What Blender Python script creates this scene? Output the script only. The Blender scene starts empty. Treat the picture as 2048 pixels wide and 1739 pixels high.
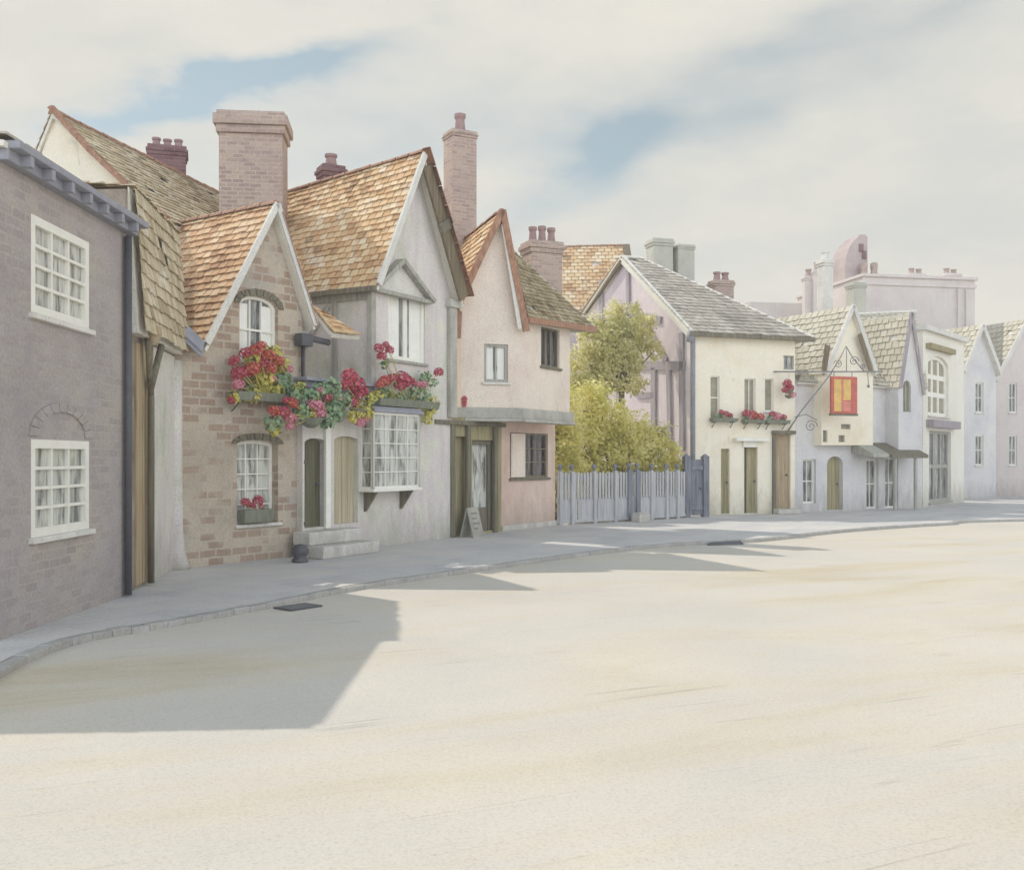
import bpy, bmesh, math, random
from mathutils import Vector, Matrix
from mathutils.geometry import tessellate_polygon
R = random.Random(7)
C = bpy.context.scene.collection
SC = bpy.context.scene

# ------------------------------------------------------------------ camera
F, HC, YH, CX = 2000.0, 1.6, 915.0, 1024.0      # focal length in photo pixels, eye height, horizon row
cd = bpy.data.cameras.new('camera'); cam = bpy.data.objects.new('camera', cd); C.objects.link(cam)
cam.location = (0, 0, HC); cam.rotation_euler = (math.radians(90), 0, 0)
cd.sensor_width = 36; cd.lens = 36 * F / 2048; cd.shift_y = (YH - 869.5) / 2048
cd.clip_start = .05; cd.clip_end = 2000
SC.camera = cam

# ------------------------------------------------------------------ sun and sky
SUN_EL, SUN_DX, SUN_DY = math.radians(48), .78, -.626     # the light travels towards +x, -y
SUN_STRENGTH, SKY_GAIN = 2.3, 1.0
sl = bpy.data.lights.new('sun', 'SUN'); sl.energy = SUN_STRENGTH; sl.angle = math.radians(.6); sl.color = (1, .935, .84)
so = bpy.data.objects.new('sun', sl); C.objects.link(so)
so.rotation_euler = Vector((SUN_DX * math.cos(SUN_EL), SUN_DY * math.cos(SUN_EL), -math.sin(SUN_EL))).to_track_quat('-Z', 'Y').to_euler()
so.location = (-20, 30, 40)
SC.view_settings.view_transform = 'Standard'; SC.view_settings.look = 'None'; SC.view_settings.exposure = 0.22; SC.view_settings.gamma = 1
SC.view_settings.use_curve_mapping = False

def make_world():
    w = bpy.data.worlds.new('World'); SC.world = w; w.use_nodes = True
    nt = w.node_tree; nt.nodes.clear(); N = nt.nodes.new; L = nt.links.new
    out = N('ShaderNodeOutputWorld')
    sky = N('ShaderNodeTexSky'); sky.sky_type = 'NISHITA'; sky.sun_disc = False
    sky.sun_elevation = SUN_EL; sky.sun_rotation = math.atan2(-SUN_DX, -SUN_DY); sky.air_density = 1.0; sky.dust_density = .6
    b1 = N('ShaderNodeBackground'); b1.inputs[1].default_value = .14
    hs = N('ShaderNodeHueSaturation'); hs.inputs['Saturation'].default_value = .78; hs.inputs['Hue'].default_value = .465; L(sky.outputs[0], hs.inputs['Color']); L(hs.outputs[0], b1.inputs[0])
    b2 = N('ShaderNodeBackground'); b2.inputs[1].default_value = SKY_GAIN
    tc = N('ShaderNodeTexCoord')
    nz = N('ShaderNodeTexNoise'); nz.inputs['Scale'].default_value = 2.6; nz.inputs['Detail'].default_value = 7; nz.inputs['Roughness'].default_value = .62
    mp = N('ShaderNodeMapping'); mp.inputs['Scale'].default_value = (1, 1, 2.4); mp.inputs['Rotation'].default_value = (0, math.radians(14), 0)
    L(tc.outputs['Generated'], mp.inputs[0]); L(mp.outputs[0], nz.inputs[0])
    # cloud colour: cream to cool grey-white
    cr = N('ShaderNodeValToRGB'); cr.color_ramp.elements[0].position = .36; cr.color_ramp.elements[0].color = (.60, .605, .57, 1)
    cr.color_ramp.elements[1].position = .62; cr.color_ramp.elements[1].color = (.73, .695, .62, 1)
    L(nz.outputs[0], cr.inputs[0]); L(cr.outputs[0], b2.inputs[0])
    # unseen clouds behind the viewer, made brighter and cooler to lift the shaded facades
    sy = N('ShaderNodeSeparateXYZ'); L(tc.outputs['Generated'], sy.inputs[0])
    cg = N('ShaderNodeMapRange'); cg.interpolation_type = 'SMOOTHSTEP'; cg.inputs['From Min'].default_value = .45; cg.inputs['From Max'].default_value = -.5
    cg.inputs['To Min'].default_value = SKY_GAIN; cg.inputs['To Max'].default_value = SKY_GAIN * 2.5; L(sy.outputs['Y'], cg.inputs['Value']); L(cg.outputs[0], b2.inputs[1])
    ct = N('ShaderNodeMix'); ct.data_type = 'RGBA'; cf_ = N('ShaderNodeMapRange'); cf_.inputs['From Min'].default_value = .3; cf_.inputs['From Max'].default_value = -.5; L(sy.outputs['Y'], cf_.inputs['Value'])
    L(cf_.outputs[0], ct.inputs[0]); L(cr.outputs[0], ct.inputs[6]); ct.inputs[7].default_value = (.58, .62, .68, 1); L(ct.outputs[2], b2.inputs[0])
    # gaps in the cloud: some by noise, the others where the open patches stand in the sky
    def patch(px, py, ax, sx, sy):
        d = Vector(((px - CX) / F, 1, (YH - py) / F)).normalized()
        right = Vector((d.y, -d.x, 0)).normalized(); up = right.cross(d)
        a = math.radians(ax); e1 = right * math.cos(a) + up * math.sin(a); e2 = -right * math.sin(a) + up * math.cos(a)
        acc = None
        for e, s in ((e1, sx), (e2, sy)):
            sub = N('ShaderNodeVectorMath'); sub.operation = 'SUBTRACT'; sub.inputs[1].default_value = d; L(wv.outputs[0], sub.inputs[0])
            dt = N('ShaderNodeVectorMath'); dt.operation = 'DOT_PRODUCT'; dt.inputs[1].default_value = e / s; L(sub.outputs[0], dt.inputs[0])
            sq = N('ShaderNodeMath'); sq.operation = 'POWER'; L(dt.outputs['Value'], sq.inputs[0]); sq.inputs[1].default_value = 2
            if acc is None: acc = sq
            else:
                ad = N('ShaderNodeMath'); ad.operation = 'ADD'; L(acc.outputs[0], ad.inputs[0]); L(sq.outputs[0], ad.inputs[1]); acc = ad
        m = N('ShaderNodeMath'); m.operation = 'MULTIPLY'; m.inputs[1].default_value = -1; L(acc.outputs[0], m.inputs[0])
        ex = N('ShaderNodeMath'); ex.operation = 'EXPONENT'; L(m.outputs[0], ex.inputs[0])
        return ex
    n2 = N('ShaderNodeTexNoise'); n2.inputs['Scale'].default_value = 5; n2.inputs['Detail'].default_value = 5; L(mp.outputs[0], n2.inputs[0])
    wsc = N('ShaderNodeVectorMath'); wsc.operation = 'MULTIPLY_ADD'; wsc.inputs[1].default_value = (.16,) * 3; wsc.inputs[2].default_value = (-.08,) * 3
    L(n2.outputs['Color'], wsc.inputs[0])
    wv = N('ShaderNodeVectorMath'); wv.operation = 'ADD'; L(tc.outputs['Generated'], wv.inputs[0]); L(wsc.outputs[0], wv.inputs[1])
    tot = None
    for p, k in ((patch(400, 188, 14, .125, .016), 1.25), (patch(660, 140, 10, .06, .014), .6), (patch(1180, 330, 38, .10, .034), .95), (patch(1440, 190, 12, .16, .04), .55),
                 (patch(800, 250, 14, .20, .035), .45), (patch(1500, 520, 5, .12, .02), .18), (patch(1680, 60, 10, .2, .025), .5)):
        m = N('ShaderNodeMath'); m.operation = 'MULTIPLY'; m.inputs[1].default_value = k; L(p.outputs[0], m.inputs[0])
        if tot is None: tot = m
        else:
            ad = N('ShaderNodeMath'); ad.operation = 'ADD'; L(tot.outputs[0], ad.inputs[0]); L(m.outputs[0], ad.inputs[1]); tot = ad
    nm = N('ShaderNodeMapRange'); nm.inputs['From Min'].default_value = .35; nm.inputs['From Max'].default_value = .62
    nm.inputs['To Min'].default_value = .45; nm.inputs['To Max'].default_value = 1.15; L(n2.outputs[0], nm.inputs['Value'])
    mu = N('ShaderNodeMath'); mu.operation = 'MULTIPLY'; L(tot.outputs[0], mu.inputs[0]); L(nm.outputs[0], mu.inputs[1]); mu.use_clamp = True
    sc2 = N('ShaderNodeMath'); sc2.operation = 'MULTIPLY'; sc2.inputs[1].default_value = .8; L(mu.outputs[0], sc2.inputs[0])
    # wide break in the unseen overhead cloud, added for bluer fill in the shadows
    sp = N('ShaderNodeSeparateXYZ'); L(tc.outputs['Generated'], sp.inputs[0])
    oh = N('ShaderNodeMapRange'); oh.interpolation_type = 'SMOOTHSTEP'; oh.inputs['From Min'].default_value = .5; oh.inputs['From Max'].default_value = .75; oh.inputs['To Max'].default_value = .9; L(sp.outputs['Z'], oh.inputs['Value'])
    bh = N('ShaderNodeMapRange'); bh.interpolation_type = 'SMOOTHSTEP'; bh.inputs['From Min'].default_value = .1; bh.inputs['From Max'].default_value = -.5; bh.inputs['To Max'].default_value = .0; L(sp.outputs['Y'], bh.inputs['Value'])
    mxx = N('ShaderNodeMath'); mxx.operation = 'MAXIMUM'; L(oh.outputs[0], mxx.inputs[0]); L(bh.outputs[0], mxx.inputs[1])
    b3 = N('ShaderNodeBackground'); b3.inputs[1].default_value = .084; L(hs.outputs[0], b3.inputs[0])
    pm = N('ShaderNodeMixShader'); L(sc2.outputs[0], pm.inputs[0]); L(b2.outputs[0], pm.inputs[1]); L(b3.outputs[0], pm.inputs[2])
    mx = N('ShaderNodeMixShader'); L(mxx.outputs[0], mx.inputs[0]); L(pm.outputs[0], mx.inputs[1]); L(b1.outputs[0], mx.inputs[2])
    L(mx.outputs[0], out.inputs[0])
make_world()

# ------------------------------------------------------------------ helpers
def G(px, py, z=0.0):                                   # photo pixel -> point on the level z
    Y = F * (HC - z) / (py - YH); return Vector(((px - CX) / F * Y, Y, z))
def at(px, py, Y): return Vector(((px - CX) / F * Y, Y, HC - (py - YH) / F * Y))

class Face:                                             # a vertical facade: u along it, z up, n out of it
    def __init__(s, p0, p1):
        s.p = Vector((p0[0], p0[1], 0)); v = Vector((p1[0], p1[1], 0)) - s.p
        s.len = v.length; s.d = v.normalized(); s.n = Vector((s.d.y, -s.d.x, 0))
    def w(s, u, z, n=0.0): return s.p + s.d * u + s.n * n + Vector((0, 0, z))
    def uv(s, px, py, n=0.0):
        r = Vector(((px - CX) / F, 1, -(py - YH) / F)); o = s.p + s.n * n
        t = (o.dot(s.n)) / (r.dot(s.n)); q = Vector((0, 0, HC)) + r * t
        return ((q - s.p).dot(s.d), q.z)
    def rect(s, x0, y0, x1, y1, n=0.0):
        xm, ym = (x0 + x1) / 2, (y0 + y1) / 2
        return (s.uv(x0, ym, n)[0], s.uv(x1, ym, n)[0], s.uv(xm, y1, n)[1], s.uv(xm, y0, n)[1])

class MB:
    def __init__(s): s.v = []; s.f = []; s.m = []
    def poly(s, pts, mi=0):
        b = len(s.v); s.v += [Vector(p) for p in pts]; s.f.append(tuple(range(b, b + len(pts)))); s.m.append(mi); return s
    def hexa(s, b, t, mi=0):                            # 4 bottom, 4 top points (same winding)
        k = len(s.v); s.v += [Vector(p) for p in list(b) + list(t)]
        for q in ((3, 2, 1, 0), (4, 5, 6, 7), (0, 1, 5, 4), (1, 2, 6, 5), (2, 3, 7, 6), (3, 0, 4, 7)):
            s.f.append(tuple(k + i for i in q)); s.m.append(mi)
        return s
    def box(s, fa, u0, u1, z0, z1, n0, n1, mi=0):
        return s.hexa([fa.w(u0, z0, n1), fa.w(u1, z0, n1), fa.w(u1, z0, n0), fa.w(u0, z0, n0)],
                      [fa.w(u0, z1, n1), fa.w(u1, z1, n1), fa.w(u1, z1, n0), fa.w(u0, z1, n0)], mi)
    def bar(s, a, b, w, t, up=(0, 0, 1), mi=0):         # beam from a to b: w across, t along "up"
        a, b = Vector(a), Vector(b); d = (b - a).normalized(); x = d.cross(Vector(up)).normalized(); y = x.cross(d)
        q = [(-1, -1), (1, -1), (1, 1), (-1, 1)]
        return s.hexa([a + x * i * w / 2 + y * j * t / 2 for i, j in q][::-1], [b + x * i * w / 2 + y * j * t / 2 for i, j in q][::-1], mi)
    def tube(s, pts, r, seg=8, mi=0, caps=True):
        pts = [Vector(p) for p in pts]; rs = r if isinstance(r, (list, tuple)) else [r] * len(pts); rings = []
        for i, p in enumerate(pts):
            d = (pts[min(i + 1, len(pts) - 1)] - pts[max(i - 1, 0)]).normalized()
            a = Vector((0, 0, 1)) if abs(d.z) < .9 else Vector((1, 0, 0)); x = d.cross(a).normalized(); y = d.cross(x)
            k = len(s.v); s.v += [p + (x * math.cos(q * 2 * math.pi / seg) + y * math.sin(q * 2 * math.pi / seg)) * rs[i] for q in range(seg)]
            rings.append(k)
        for a, b in zip(rings, rings[1:]):
            for q in range(seg): s.f.append((a + q, a + (q + 1) % seg, b + (q + 1) % seg, b + q)); s.m.append(mi)
        if caps:
            s.f.append(tuple(rings[0] + q for q in range(seg))[::-1]); s.m.append(mi)
            s.f.append(tuple(rings[-1] + q for q in range(seg))); s.m.append(mi)
        return s
    def lathe(s, c, prof, seg=14, mi=0):
        c = Vector(c); rings = []
        for r, z in prof:
            k = len(s.v); s.v += [c + Vector((r * math.cos(q * 2 * math.pi / seg), r * math.sin(q * 2 * math.pi / seg), z)) for q in range(seg)]; rings.append(k)
        for a, b in zip(rings, rings[1:]):
            for q in range(seg): s.f.append((a + q, a + (q + 1) % seg, b + (q + 1) % seg, b + q)); s.m.append(mi)
        s.f.append(tuple(rings[0] + q for q in range(seg))[::-1]); s.m.append(mi)
        s.f.append(tuple(rings[-1] + q for q in range(seg))); s.m.append(mi); return s
    def wall(s, fa, outline, holes=(), n=0.0, reveal=.12, mi=0):   # facade sheet with real openings and their reveals
        P = [[Vector((u, z, 0)) for u, z in outline]] + [[Vector((u, z, 0)) for u, z in h] for h in holes]
        flat = [q for l in P for q in l]
        b = len(s.v); s.v += [fa.w(q.x, q.y, n) for q in flat]
        for t in tessellate_polygon(P):
            a0, a1, a2 = (flat[i] for i in t)
            if (a1 - a0).cross(a2 - a0).z < 0: t = t[::-1]
            s.f.append(tuple(b + i for i in t)); s.m.append(mi)
        for h in holes:
            for (u0, z0), (u1, z1) in zip(h, h[1:] + h[:1]):
                s.poly([fa.w(u0, z0, n), fa.w(u1, z1, n), fa.w(u1, z1, n - reveal), fa.w(u0, z0, n - reveal)], mi)
        return s
    def build(s, name, mats, parent=None, smooth=False, bevel=0.0, origin=None, fixn=True):
        o0 = Vector(origin) if origin is not None else (wloc(parent) if parent else Vector((0, 0, 0)))
        me = bpy.data.meshes.new(name); me.from_pydata([tuple(v - o0) for v in s.v], [], s.f)
        for m in (mats if isinstance(mats, (list, tuple)) else [mats]): me.materials.append(m)
        for p, mi in zip(me.polygons, s.m): p.material_index = mi; p.use_smooth = smooth
        uvl = me.uv_layers.new(name='UVMap')
        for p in me.polygons:
            nn = p.normal
            t = Vector((0, 0, 1)).cross(nn) if abs(nn.z) < .95 else Vector((1, 0, 0)); t.normalize(); bt = nn.cross(t)
            for li in p.loop_indices:
                q = s.v[me.loops[li].vertex_index]; uvl.data[li].uv = (q.dot(t), q.dot(bt))
        o = bpy.data.objects.new(name, me); C.objects.link(o)
        if parent is not None: o.parent = parent; o['_'] = 0; del o['_']
        if origin is not None: o.location = o0 - (wloc(parent) if parent else Vector((0, 0, 0)))
        if bevel:
            md = o.modifiers.new('soft edges', 'BEVEL'); md.width = bevel; md.segments = 2; md.limit_method = 'ANGLE'
        return o
def wloc(o):
    v = Vector((0, 0, 0))
    while o is not None: v = v + o.location; o = o.parent
    return v
def tag(o, label=None, cat=None, group=None, kind=None):
    if label: o['label'] = label
    if cat: o['category'] = cat
    if group: o['group'] = group
    if kind: o['kind'] = kind
    return o
def thing(name, loc, label, cat, group=None):
    o = bpy.data.objects.new(name, None); C.objects.link(o); o.location = loc; o.empty_display_size = .2
    return tag(o, label, cat, group)
def copy_tree(o, parent=None):
    c = o.copy(); C.objects.link(c)
    if parent is not None: c.parent = parent
    for ch in list(o.children): copy_tree(ch, c)
    return c

# ------------------------------------------------------------------ materials
SATURATION = .80
def srgb(r, g, b):
    g_ = .3 * r + .59 * g + .11 * b; r, g, b = (g_ + (x - g_) * SATURATION for x in (r, g, b))
    f = lambda x: (x / 255 / 12.92) if x / 255 <= .04045 else ((x / 255 + .055) / 1.055) ** 2.4
    return (f(r), f(g), f(b), 1)
def base_mat(name, rough=.9, spec=.25):
    m = bpy.data.materials.new(name); m.use_nodes = True; nt = m.node_tree
    b = nt.nodes['Principled BSDF']; b.inputs['Roughness'].default_value = rough; b.inputs['Specular IOR Level'].default_value = spec
    return m, nt, b
def ramp(nt, cols, lo=.3, hi=.7):
    r = nt.nodes.new('ShaderNodeValToRGB'); e = r.color_ramp.elements
    while len(e) < len(cols): e.new(.5)
    for i, c in enumerate(cols): e[i].position = lo + (hi - lo) * i / max(1, len(cols) - 1); e[i].color = c
    return r
def noise(nt, vec, scale, detail=5, rough=.6, dist=0.0):
    n = nt.nodes.new('ShaderNodeTexNoise'); n.inputs['Scale'].default_value = scale; n.inputs['Detail'].default_value = detail
    n.inputs['Roughness'].default_value = rough; n.inputs['Distortion'].default_value = dist
    if vec is not None: nt.links.new(vec, n.inputs['Vector'])
    return n
def mapped(nt, kind='Object', scale=(1, 1, 1), rot=(0, 0, 0)):
    tc = nt.nodes.new('ShaderNodeTexCoord'); mp = nt.nodes.new('ShaderNodeMapping')
    if any(rot):                                        # turn first, stretch afterwards
        m0 = nt.nodes.new('ShaderNodeMapping'); m0.inputs['Rotation'].default_value = rot; nt.links.new(tc.outputs[kind], m0.inputs[0])
        mp.inputs['Scale'].default_value = scale; nt.links.new(m0.outputs[0], mp.inputs[0]); return mp.outputs[0]
    mp.inputs['Scale'].default_value = scale; mp.inputs['Rotation'].default_value = rot
    nt.links.new(tc.outputs[kind], mp.inputs[0]); return mp.outputs[0]
def mixc(nt, fac, a, b, mode='MIX'):
    m = nt.nodes.new('ShaderNodeMix'); m.data_type = 'RGBA'; m.blend_type = mode
    if isinstance(fac, float): m.inputs[0].default_value = fac
    else: nt.links.new(fac, m.inputs[0])
    for k, x in ((6, a), (7, b)):
        if isinstance(x, tuple): m.inputs[k].default_value = x
        else: nt.links.new(x, m.inputs[k])
    return m.outputs[2]
def bump(nt, b, h, strength=.3, dist=.02):
    n = nt.nodes.new('ShaderNodeBump'); n.inputs['Strength'].default_value = strength; n.inputs['Distance'].default_value = dist
    nt.links.new(h, n.inputs['Height']); nt.links.new(n.outputs[0], b.inputs['Normal'])
def wash(name, cols, scale=1.1, streak=.5, grain=.10, bumps=.35, rough=.92):
    """weathered limewash / plaster: broad blotches, rain streaks, fine grain"""
    m, nt, b = base_mat(name, rough, .15)
    v = mapped(nt); n1 = noise(nt, v, scale, 6, .62, .4)
    r1 = ramp(nt, cols, .33, .67); nt.links.new(n1.outputs[0], r1.inputs[0])
    v2 = mapped(nt, 'Object', (2.6, 2.6, .6)); n2 = noise(nt, v2, 1.6, 5, .65, .6); r2 = ramp(nt, [(.84, .84, .85, 1), (1, 1, 1, 1)], .34, .56); nt.links.new(n2.outputs[0], r2.inputs[0])
    c = mixc(nt, float(streak), r1.outputs[0], r2.outputs[0], 'MULTIPLY')
    sx = nt.nodes.new('ShaderNodeSeparateXYZ'); nt.links.new(mapped(nt), sx.inputs[0]); ns_ = noise(nt, mapped(nt, 'Object', (2.2, 2.2, .7)), 1.7, 6, .7)
    hz_ = nt.nodes.new('ShaderNodeMath'); hz_.operation = 'MULTIPLY_ADD'; hz_.inputs[1].default_value = -2.2; nt.links.new(ns_.outputs[0], hz_.inputs[0]); nt.links.new(sx.outputs['Z'], hz_.inputs[2])
    dm = nt.nodes.new('ShaderNodeMapRange'); dm.inputs['From Min'].default_value = -1.25; dm.inputs['From Max'].default_value = -.35; dm.inputs['To Min'].default_value = .55; dm.inputs['To Max'].default_value = 0; nt.links.new(hz_.outputs[0], dm.inputs['Value'])
    c = mixc(nt, dm.outputs[0], c, S(150, 144, 128))
    ns2 = noise(nt, mapped(nt, 'Object', (3.4, 3.4, 1.4)), 1.1, 7, .72, .8); st_ = nt.nodes.new('ShaderNodeMapRange'); st_.inputs['From Min'].default_value = .60; st_.inputs['From Max'].default_value = .74; st_.inputs['To Max'].default_value = .5; nt.links.new(ns2.outputs[0], st_.inputs['Value'])
    c = mixc(nt, st_.outputs[0], c, S(172, 164, 150))
    n3 = noise(nt, v, 38, 4, .7); r3 = ramp(nt, [(1 - 2.2 * grain,) * 3 + (1,), (1 + grain,) * 3 + (1,)], .3, .7); nt.links.new(n3.outputs[0], r3.inputs[0])
    c = mixc(nt, 1.0, c, r3.outputs[0], 'MULTIPLY'); nt.links.new(c, b.inputs['Base Color'])
    n4 = noise(nt, v, 9, 8, .7); bump(nt, b, n4.outputs[0], bumps, .02)
    return m
def bricks(name, cols, bcols, bw=.30, bh=.115, cover=.5, scale=1.0, mortar=.012, contrast=1.0):
    """rendered wall whose brick courses show through in places"""
    m, nt, b = base_mat(name, .93, .12)
    v = mapped(nt); n1 = noise(nt, v, scale, 6, .62, .4); r1 = ramp(nt, cols, .33, .67); nt.links.new(n1.outputs[0], r1.inputs[0])
    uv = nt.nodes.new('ShaderNodeTexCoord').outputs['UV']
    dn = noise(nt, v, 7, 3); wob = nt.nodes.new('ShaderNodeVectorMath'); wob.operation = 'MULTIPLY_ADD'; wob.inputs[1].default_value = (.025,) * 3
    nt.links.new(dn.outputs['Color'], wob.inputs[0]); nt.links.new(uv, wob.inputs[2])
    bt = nt.nodes.new('ShaderNodeTexBrick'); bt.inputs['Scale'].default_value = 1; bt.inputs['Brick Width'].default_value = bw; bt.inputs['Row Height'].default_value = bh
    bt.inputs['Mortar Size'].default_value = mortar; bt.inputs['Mortar Smooth'].default_value = .2; bt.inputs['Bias'].default_value = 0
    bt.inputs['Color1'].default_value = (0, 0, 0, 1); bt.inputs['Color2'].default_value = (1, 1, 1, 1); bt.inputs['Mortar'].default_value = (.5, .5, .5, 1)
    nt.links.new(wob.outputs[0], bt.inputs['Vector'])
    r2 = ramp(nt, bcols, .1, .9); nt.links.new(bt.outputs['Color'], r2.inputs[0])
    # each brick shows or not: by its own random value and by broad patches
    n5 = noise(nt, v, .9, 3); ad = nt.nodes.new('ShaderNodeMath'); ad.operation = 'MULTIPLY_ADD'; ad.inputs[1].default_value = .55
    nt.links.new(bt.outputs['Color'], ad.inputs[0]); nt.links.new(n5.outputs[0], ad.inputs[2])
    th = nt.nodes.new('ShaderNodeMapRange'); th.inputs['From Min'].default_value = 1.0 - cover; th.inputs['From Max'].default_value = 1.12 - cover
    nt.links.new(ad.outputs[0], th.inputs['Value'])
    iv = nt.nodes.new('ShaderNodeMath'); iv.operation = 'SUBTRACT'; iv.inputs[0].default_value = 1; nt.links.new(bt.outputs['Fac'], iv.inputs[1])
    mk = nt.nodes.new('ShaderNodeMath'); mk.operation = 'MULTIPLY'; nt.links.new(th.outputs[0], mk.inputs[0]); nt.links.new(iv.outputs[0], mk.inputs[1])
    mk2 = nt.nodes.new('ShaderNodeMath'); mk2.operation = 'MULTIPLY'; mk2.inputs[1].default_value = contrast; nt.links.new(mk.outputs[0], mk2.inputs[0])
    c = mixc(nt, mk2.outputs[0], r1.outputs[0], r2.outputs[0])
    n3 = noise(nt, v, 30, 4, .7); r3 = ramp(nt, [(.8, .8, .8, 1), (1.1, 1.1, 1.1, 1)], .3, .7); nt.links.new(n3.outputs[0], r3.inputs[0])
    c = mixc(nt, 1.0, c, r3.outputs[0], 'MULTIPLY'); nt.links.new(c, b.inputs['Base Color'])
    h = nt.nodes.new('ShaderNodeMath'); h.operation = 'MULTIPLY_ADD'; h.inputs[1].default_value = .35
    nt.links.new(n3.outputs[0], h.inputs[0]); nt.links.new(mk2.outputs[0], h.inputs[2]); bump(nt, b, h.outputs[0], .35, .02)
    return m
def tiles_mat(name, cols, patch_col, patch=.5):
    m, nt, b = base_mat(name, .85, .2)
    ge = nt.nodes.new('ShaderNodeNewGeometry'); v = mapped(nt)
    n1 = noise(nt, v, .9, 4, .6); k = nt.nodes.new('ShaderNodeMath'); k.operation = 'MULTIPLY_ADD'; k.inputs[1].default_value = .62
    nt.links.new(ge.outputs['Random Per Island'], k.inputs[0]); s = nt.nodes.new('ShaderNodeMath'); s.operation = 'MULTIPLY_ADD'; s.inputs[1].default_value = .9; s.inputs[2].default_value = -.25
    nt.links.new(n1.outputs[0], s.inputs[0]); nt.links.new(s.outputs[0], k.inputs[2])
    r = ramp(nt, cols, .05, .85); nt.links.new(k.outputs[0], r.inputs[0])
    n2 = noise(nt, v, 2.2, 6, .65); t = nt.nodes.new('ShaderNodeMapRange'); t.inputs['From Min'].default_value = .56; t.inputs['From Max'].default_value = .72; t.inputs['To Max'].default_value = patch
    nt.links.new(n2.outputs[0], t.inputs['Value']); c = mixc(nt, t.outputs[0], r.outputs[0], patch_col)
    n3 = noise(nt, v, 45, 3, .7); r3 = ramp(nt, [(.78, .78, .78, 1), (1.12, 1.12, 1.12, 1)], .3, .7); nt.links.new(n3.outputs[0], r3.inputs[0])
    c = mixc(nt, 1.0, c, r3.outputs[0], 'MULTIPLY'); nt.links.new(c, b.inputs['Base Color']); bump(nt, b, n3.outputs[0], .3, .01)
    return m
def wood(name, cols, rough=.75, stretch=.5):
    m, nt, b = base_mat(name, rough, .3)
    v = mapped(nt, 'Object', (9, 9, stretch)); n = noise(nt, v, 2.2, 6, .65, .5); r = ramp(nt, cols, .32, .68); nt.links.new(n.outputs[0], r.inputs[0])
    nt.links.new(r.outputs[0], b.inputs['Base Color']); bump(nt, b, n.outputs[0], .3, .01); return m
def plain(name, col, rough=.6, spec=.4, var=.15, metal=0.0):
    m, nt, b = base_mat(name, rough, spec); v = mapped(nt); n = noise(nt, v, 6, 5, .65)
    r = ramp(nt, [tuple(x * (1 - var) for x in col[:3]) + (1,), tuple(min(1, x * (1 + var)) for x in col[:3]) + (1,)], .3, .7)
    nt.links.new(n.outputs[0], r.inputs[0]); nt.links.new(r.outputs[0], b.inputs['Base Color']); b.inputs['Metallic'].default_value = metal
    bump(nt, b, n.outputs[0], .12, .01); return m
def leafmat(name, cols, trans=.35, isl=.5):
    m, nt, b = base_mat(name, .6, .3); ge = nt.nodes.new('ShaderNodeNewGeometry'); v = mapped(nt); n = noise(nt, v, 1.3, 3)
    k = nt.nodes.new('ShaderNodeMath'); k.operation = 'MULTIPLY_ADD'; k.inputs[1].default_value = isl
    nt.links.new(ge.outputs['Random Per Island'], k.inputs[0]); s = nt.nodes.new('ShaderNodeMath'); s.operation = 'MULTIPLY_ADD'; s.inputs[1].default_value = 1.1 + (.5 - isl) * 2; s.inputs[2].default_value = -.3 - (.5 - isl) * .5
    nt.links.new(n.outputs[0], s.inputs[0]); nt.links.new(s.outputs[0], k.inputs[2])
    r = ramp(nt, cols, .1, .9); nt.links.new(k.outputs[0], r.inputs[0]); nt.links.new(r.outputs[0], b.inputs['Base Color'])
    tr = nt.nodes.new('ShaderNodeBsdfTranslucent'); nt.links.new(r.outputs[0], tr.inputs[0]); mx = nt.nodes.new('ShaderNodeMixShader'); mx.inputs[0].default_value = trans
    nt.links.new(b.outputs[0], mx.inputs[1]); nt.links.new(tr.outputs[0], mx.inputs[2]); nt.links.new(mx.outputs[0], nt.nodes['Material Output'].inputs[0])
    return m
def glass(name, dark, pale, bias=.5):
    """old window glass with a net curtain or a dim room just behind it"""
    m, nt, b = base_mat(name, .09, .6)
    n1 = noise(nt, mapped(nt, 'Object', (3.2, 3.2, .7)), 2.4, 4, .6, .5); r1 = ramp(nt, [dark, pale], bias - .09, bias + .10); nt.links.new(n1.outputs[0], r1.inputs[0])
    n2 = noise(nt, mapped(nt, 'Object', (26, 26, .6)), 1.2, 3); r2 = ramp(nt, [(.78, .78, .78, 1), (1.05, 1.05, 1.05, 1)], .3, .7); nt.links.new(n2.outputs[0], r2.inputs[0])
    nt.links.new(mixc(nt, 1.0, r1.outputs[0], r2.outputs[0], 'MULTIPLY'), b.inputs['Base Color'])
    n3 = noise(nt, mapped(nt), 4, 3); bump(nt, b, n3.outputs[0], .12, .02); return m
S = srgb
M = {}
M['mauve_wall'] = bricks('mauve brick wall', [S(164, 153, 153), S(178, 167, 163), S(186, 174, 160)], [S(146, 134, 134), S(162, 150, 146), S(176, 164, 154)], .24, .09, .34, .8, .012, .6)
M['brown_wall'] = wash('brown timber and brick wall', [S(128, 108, 96), S(160, 142, 124), S(176, 166, 148)], 1.6, .9)
M['brick_wall'] = bricks('worn pink brick and render', [S(180, 164, 142), S(196, 180, 156), S(174, 164, 154)], [S(138, 112, 94), S(160, 130, 108), S(174, 146, 124)], .30, .125, .25, .8, .016, .85)
M['cream_wall'] = wash('greenish cream limewash', [S(198, 198, 178), S(218, 214, 198), S(224, 212, 208), S(226, 222, 202)], .9, .6)
M['pink_wall'] = wash('pale pink limewash', [S(232, 208, 188), S(238, 220, 200), S(242, 226, 202)], .8, .35)
M['salmon_wall'] = wash('salmon limewash', [S(214, 178, 158), S(224, 192, 172), S(228, 204, 184)], .9, .5)
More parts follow.
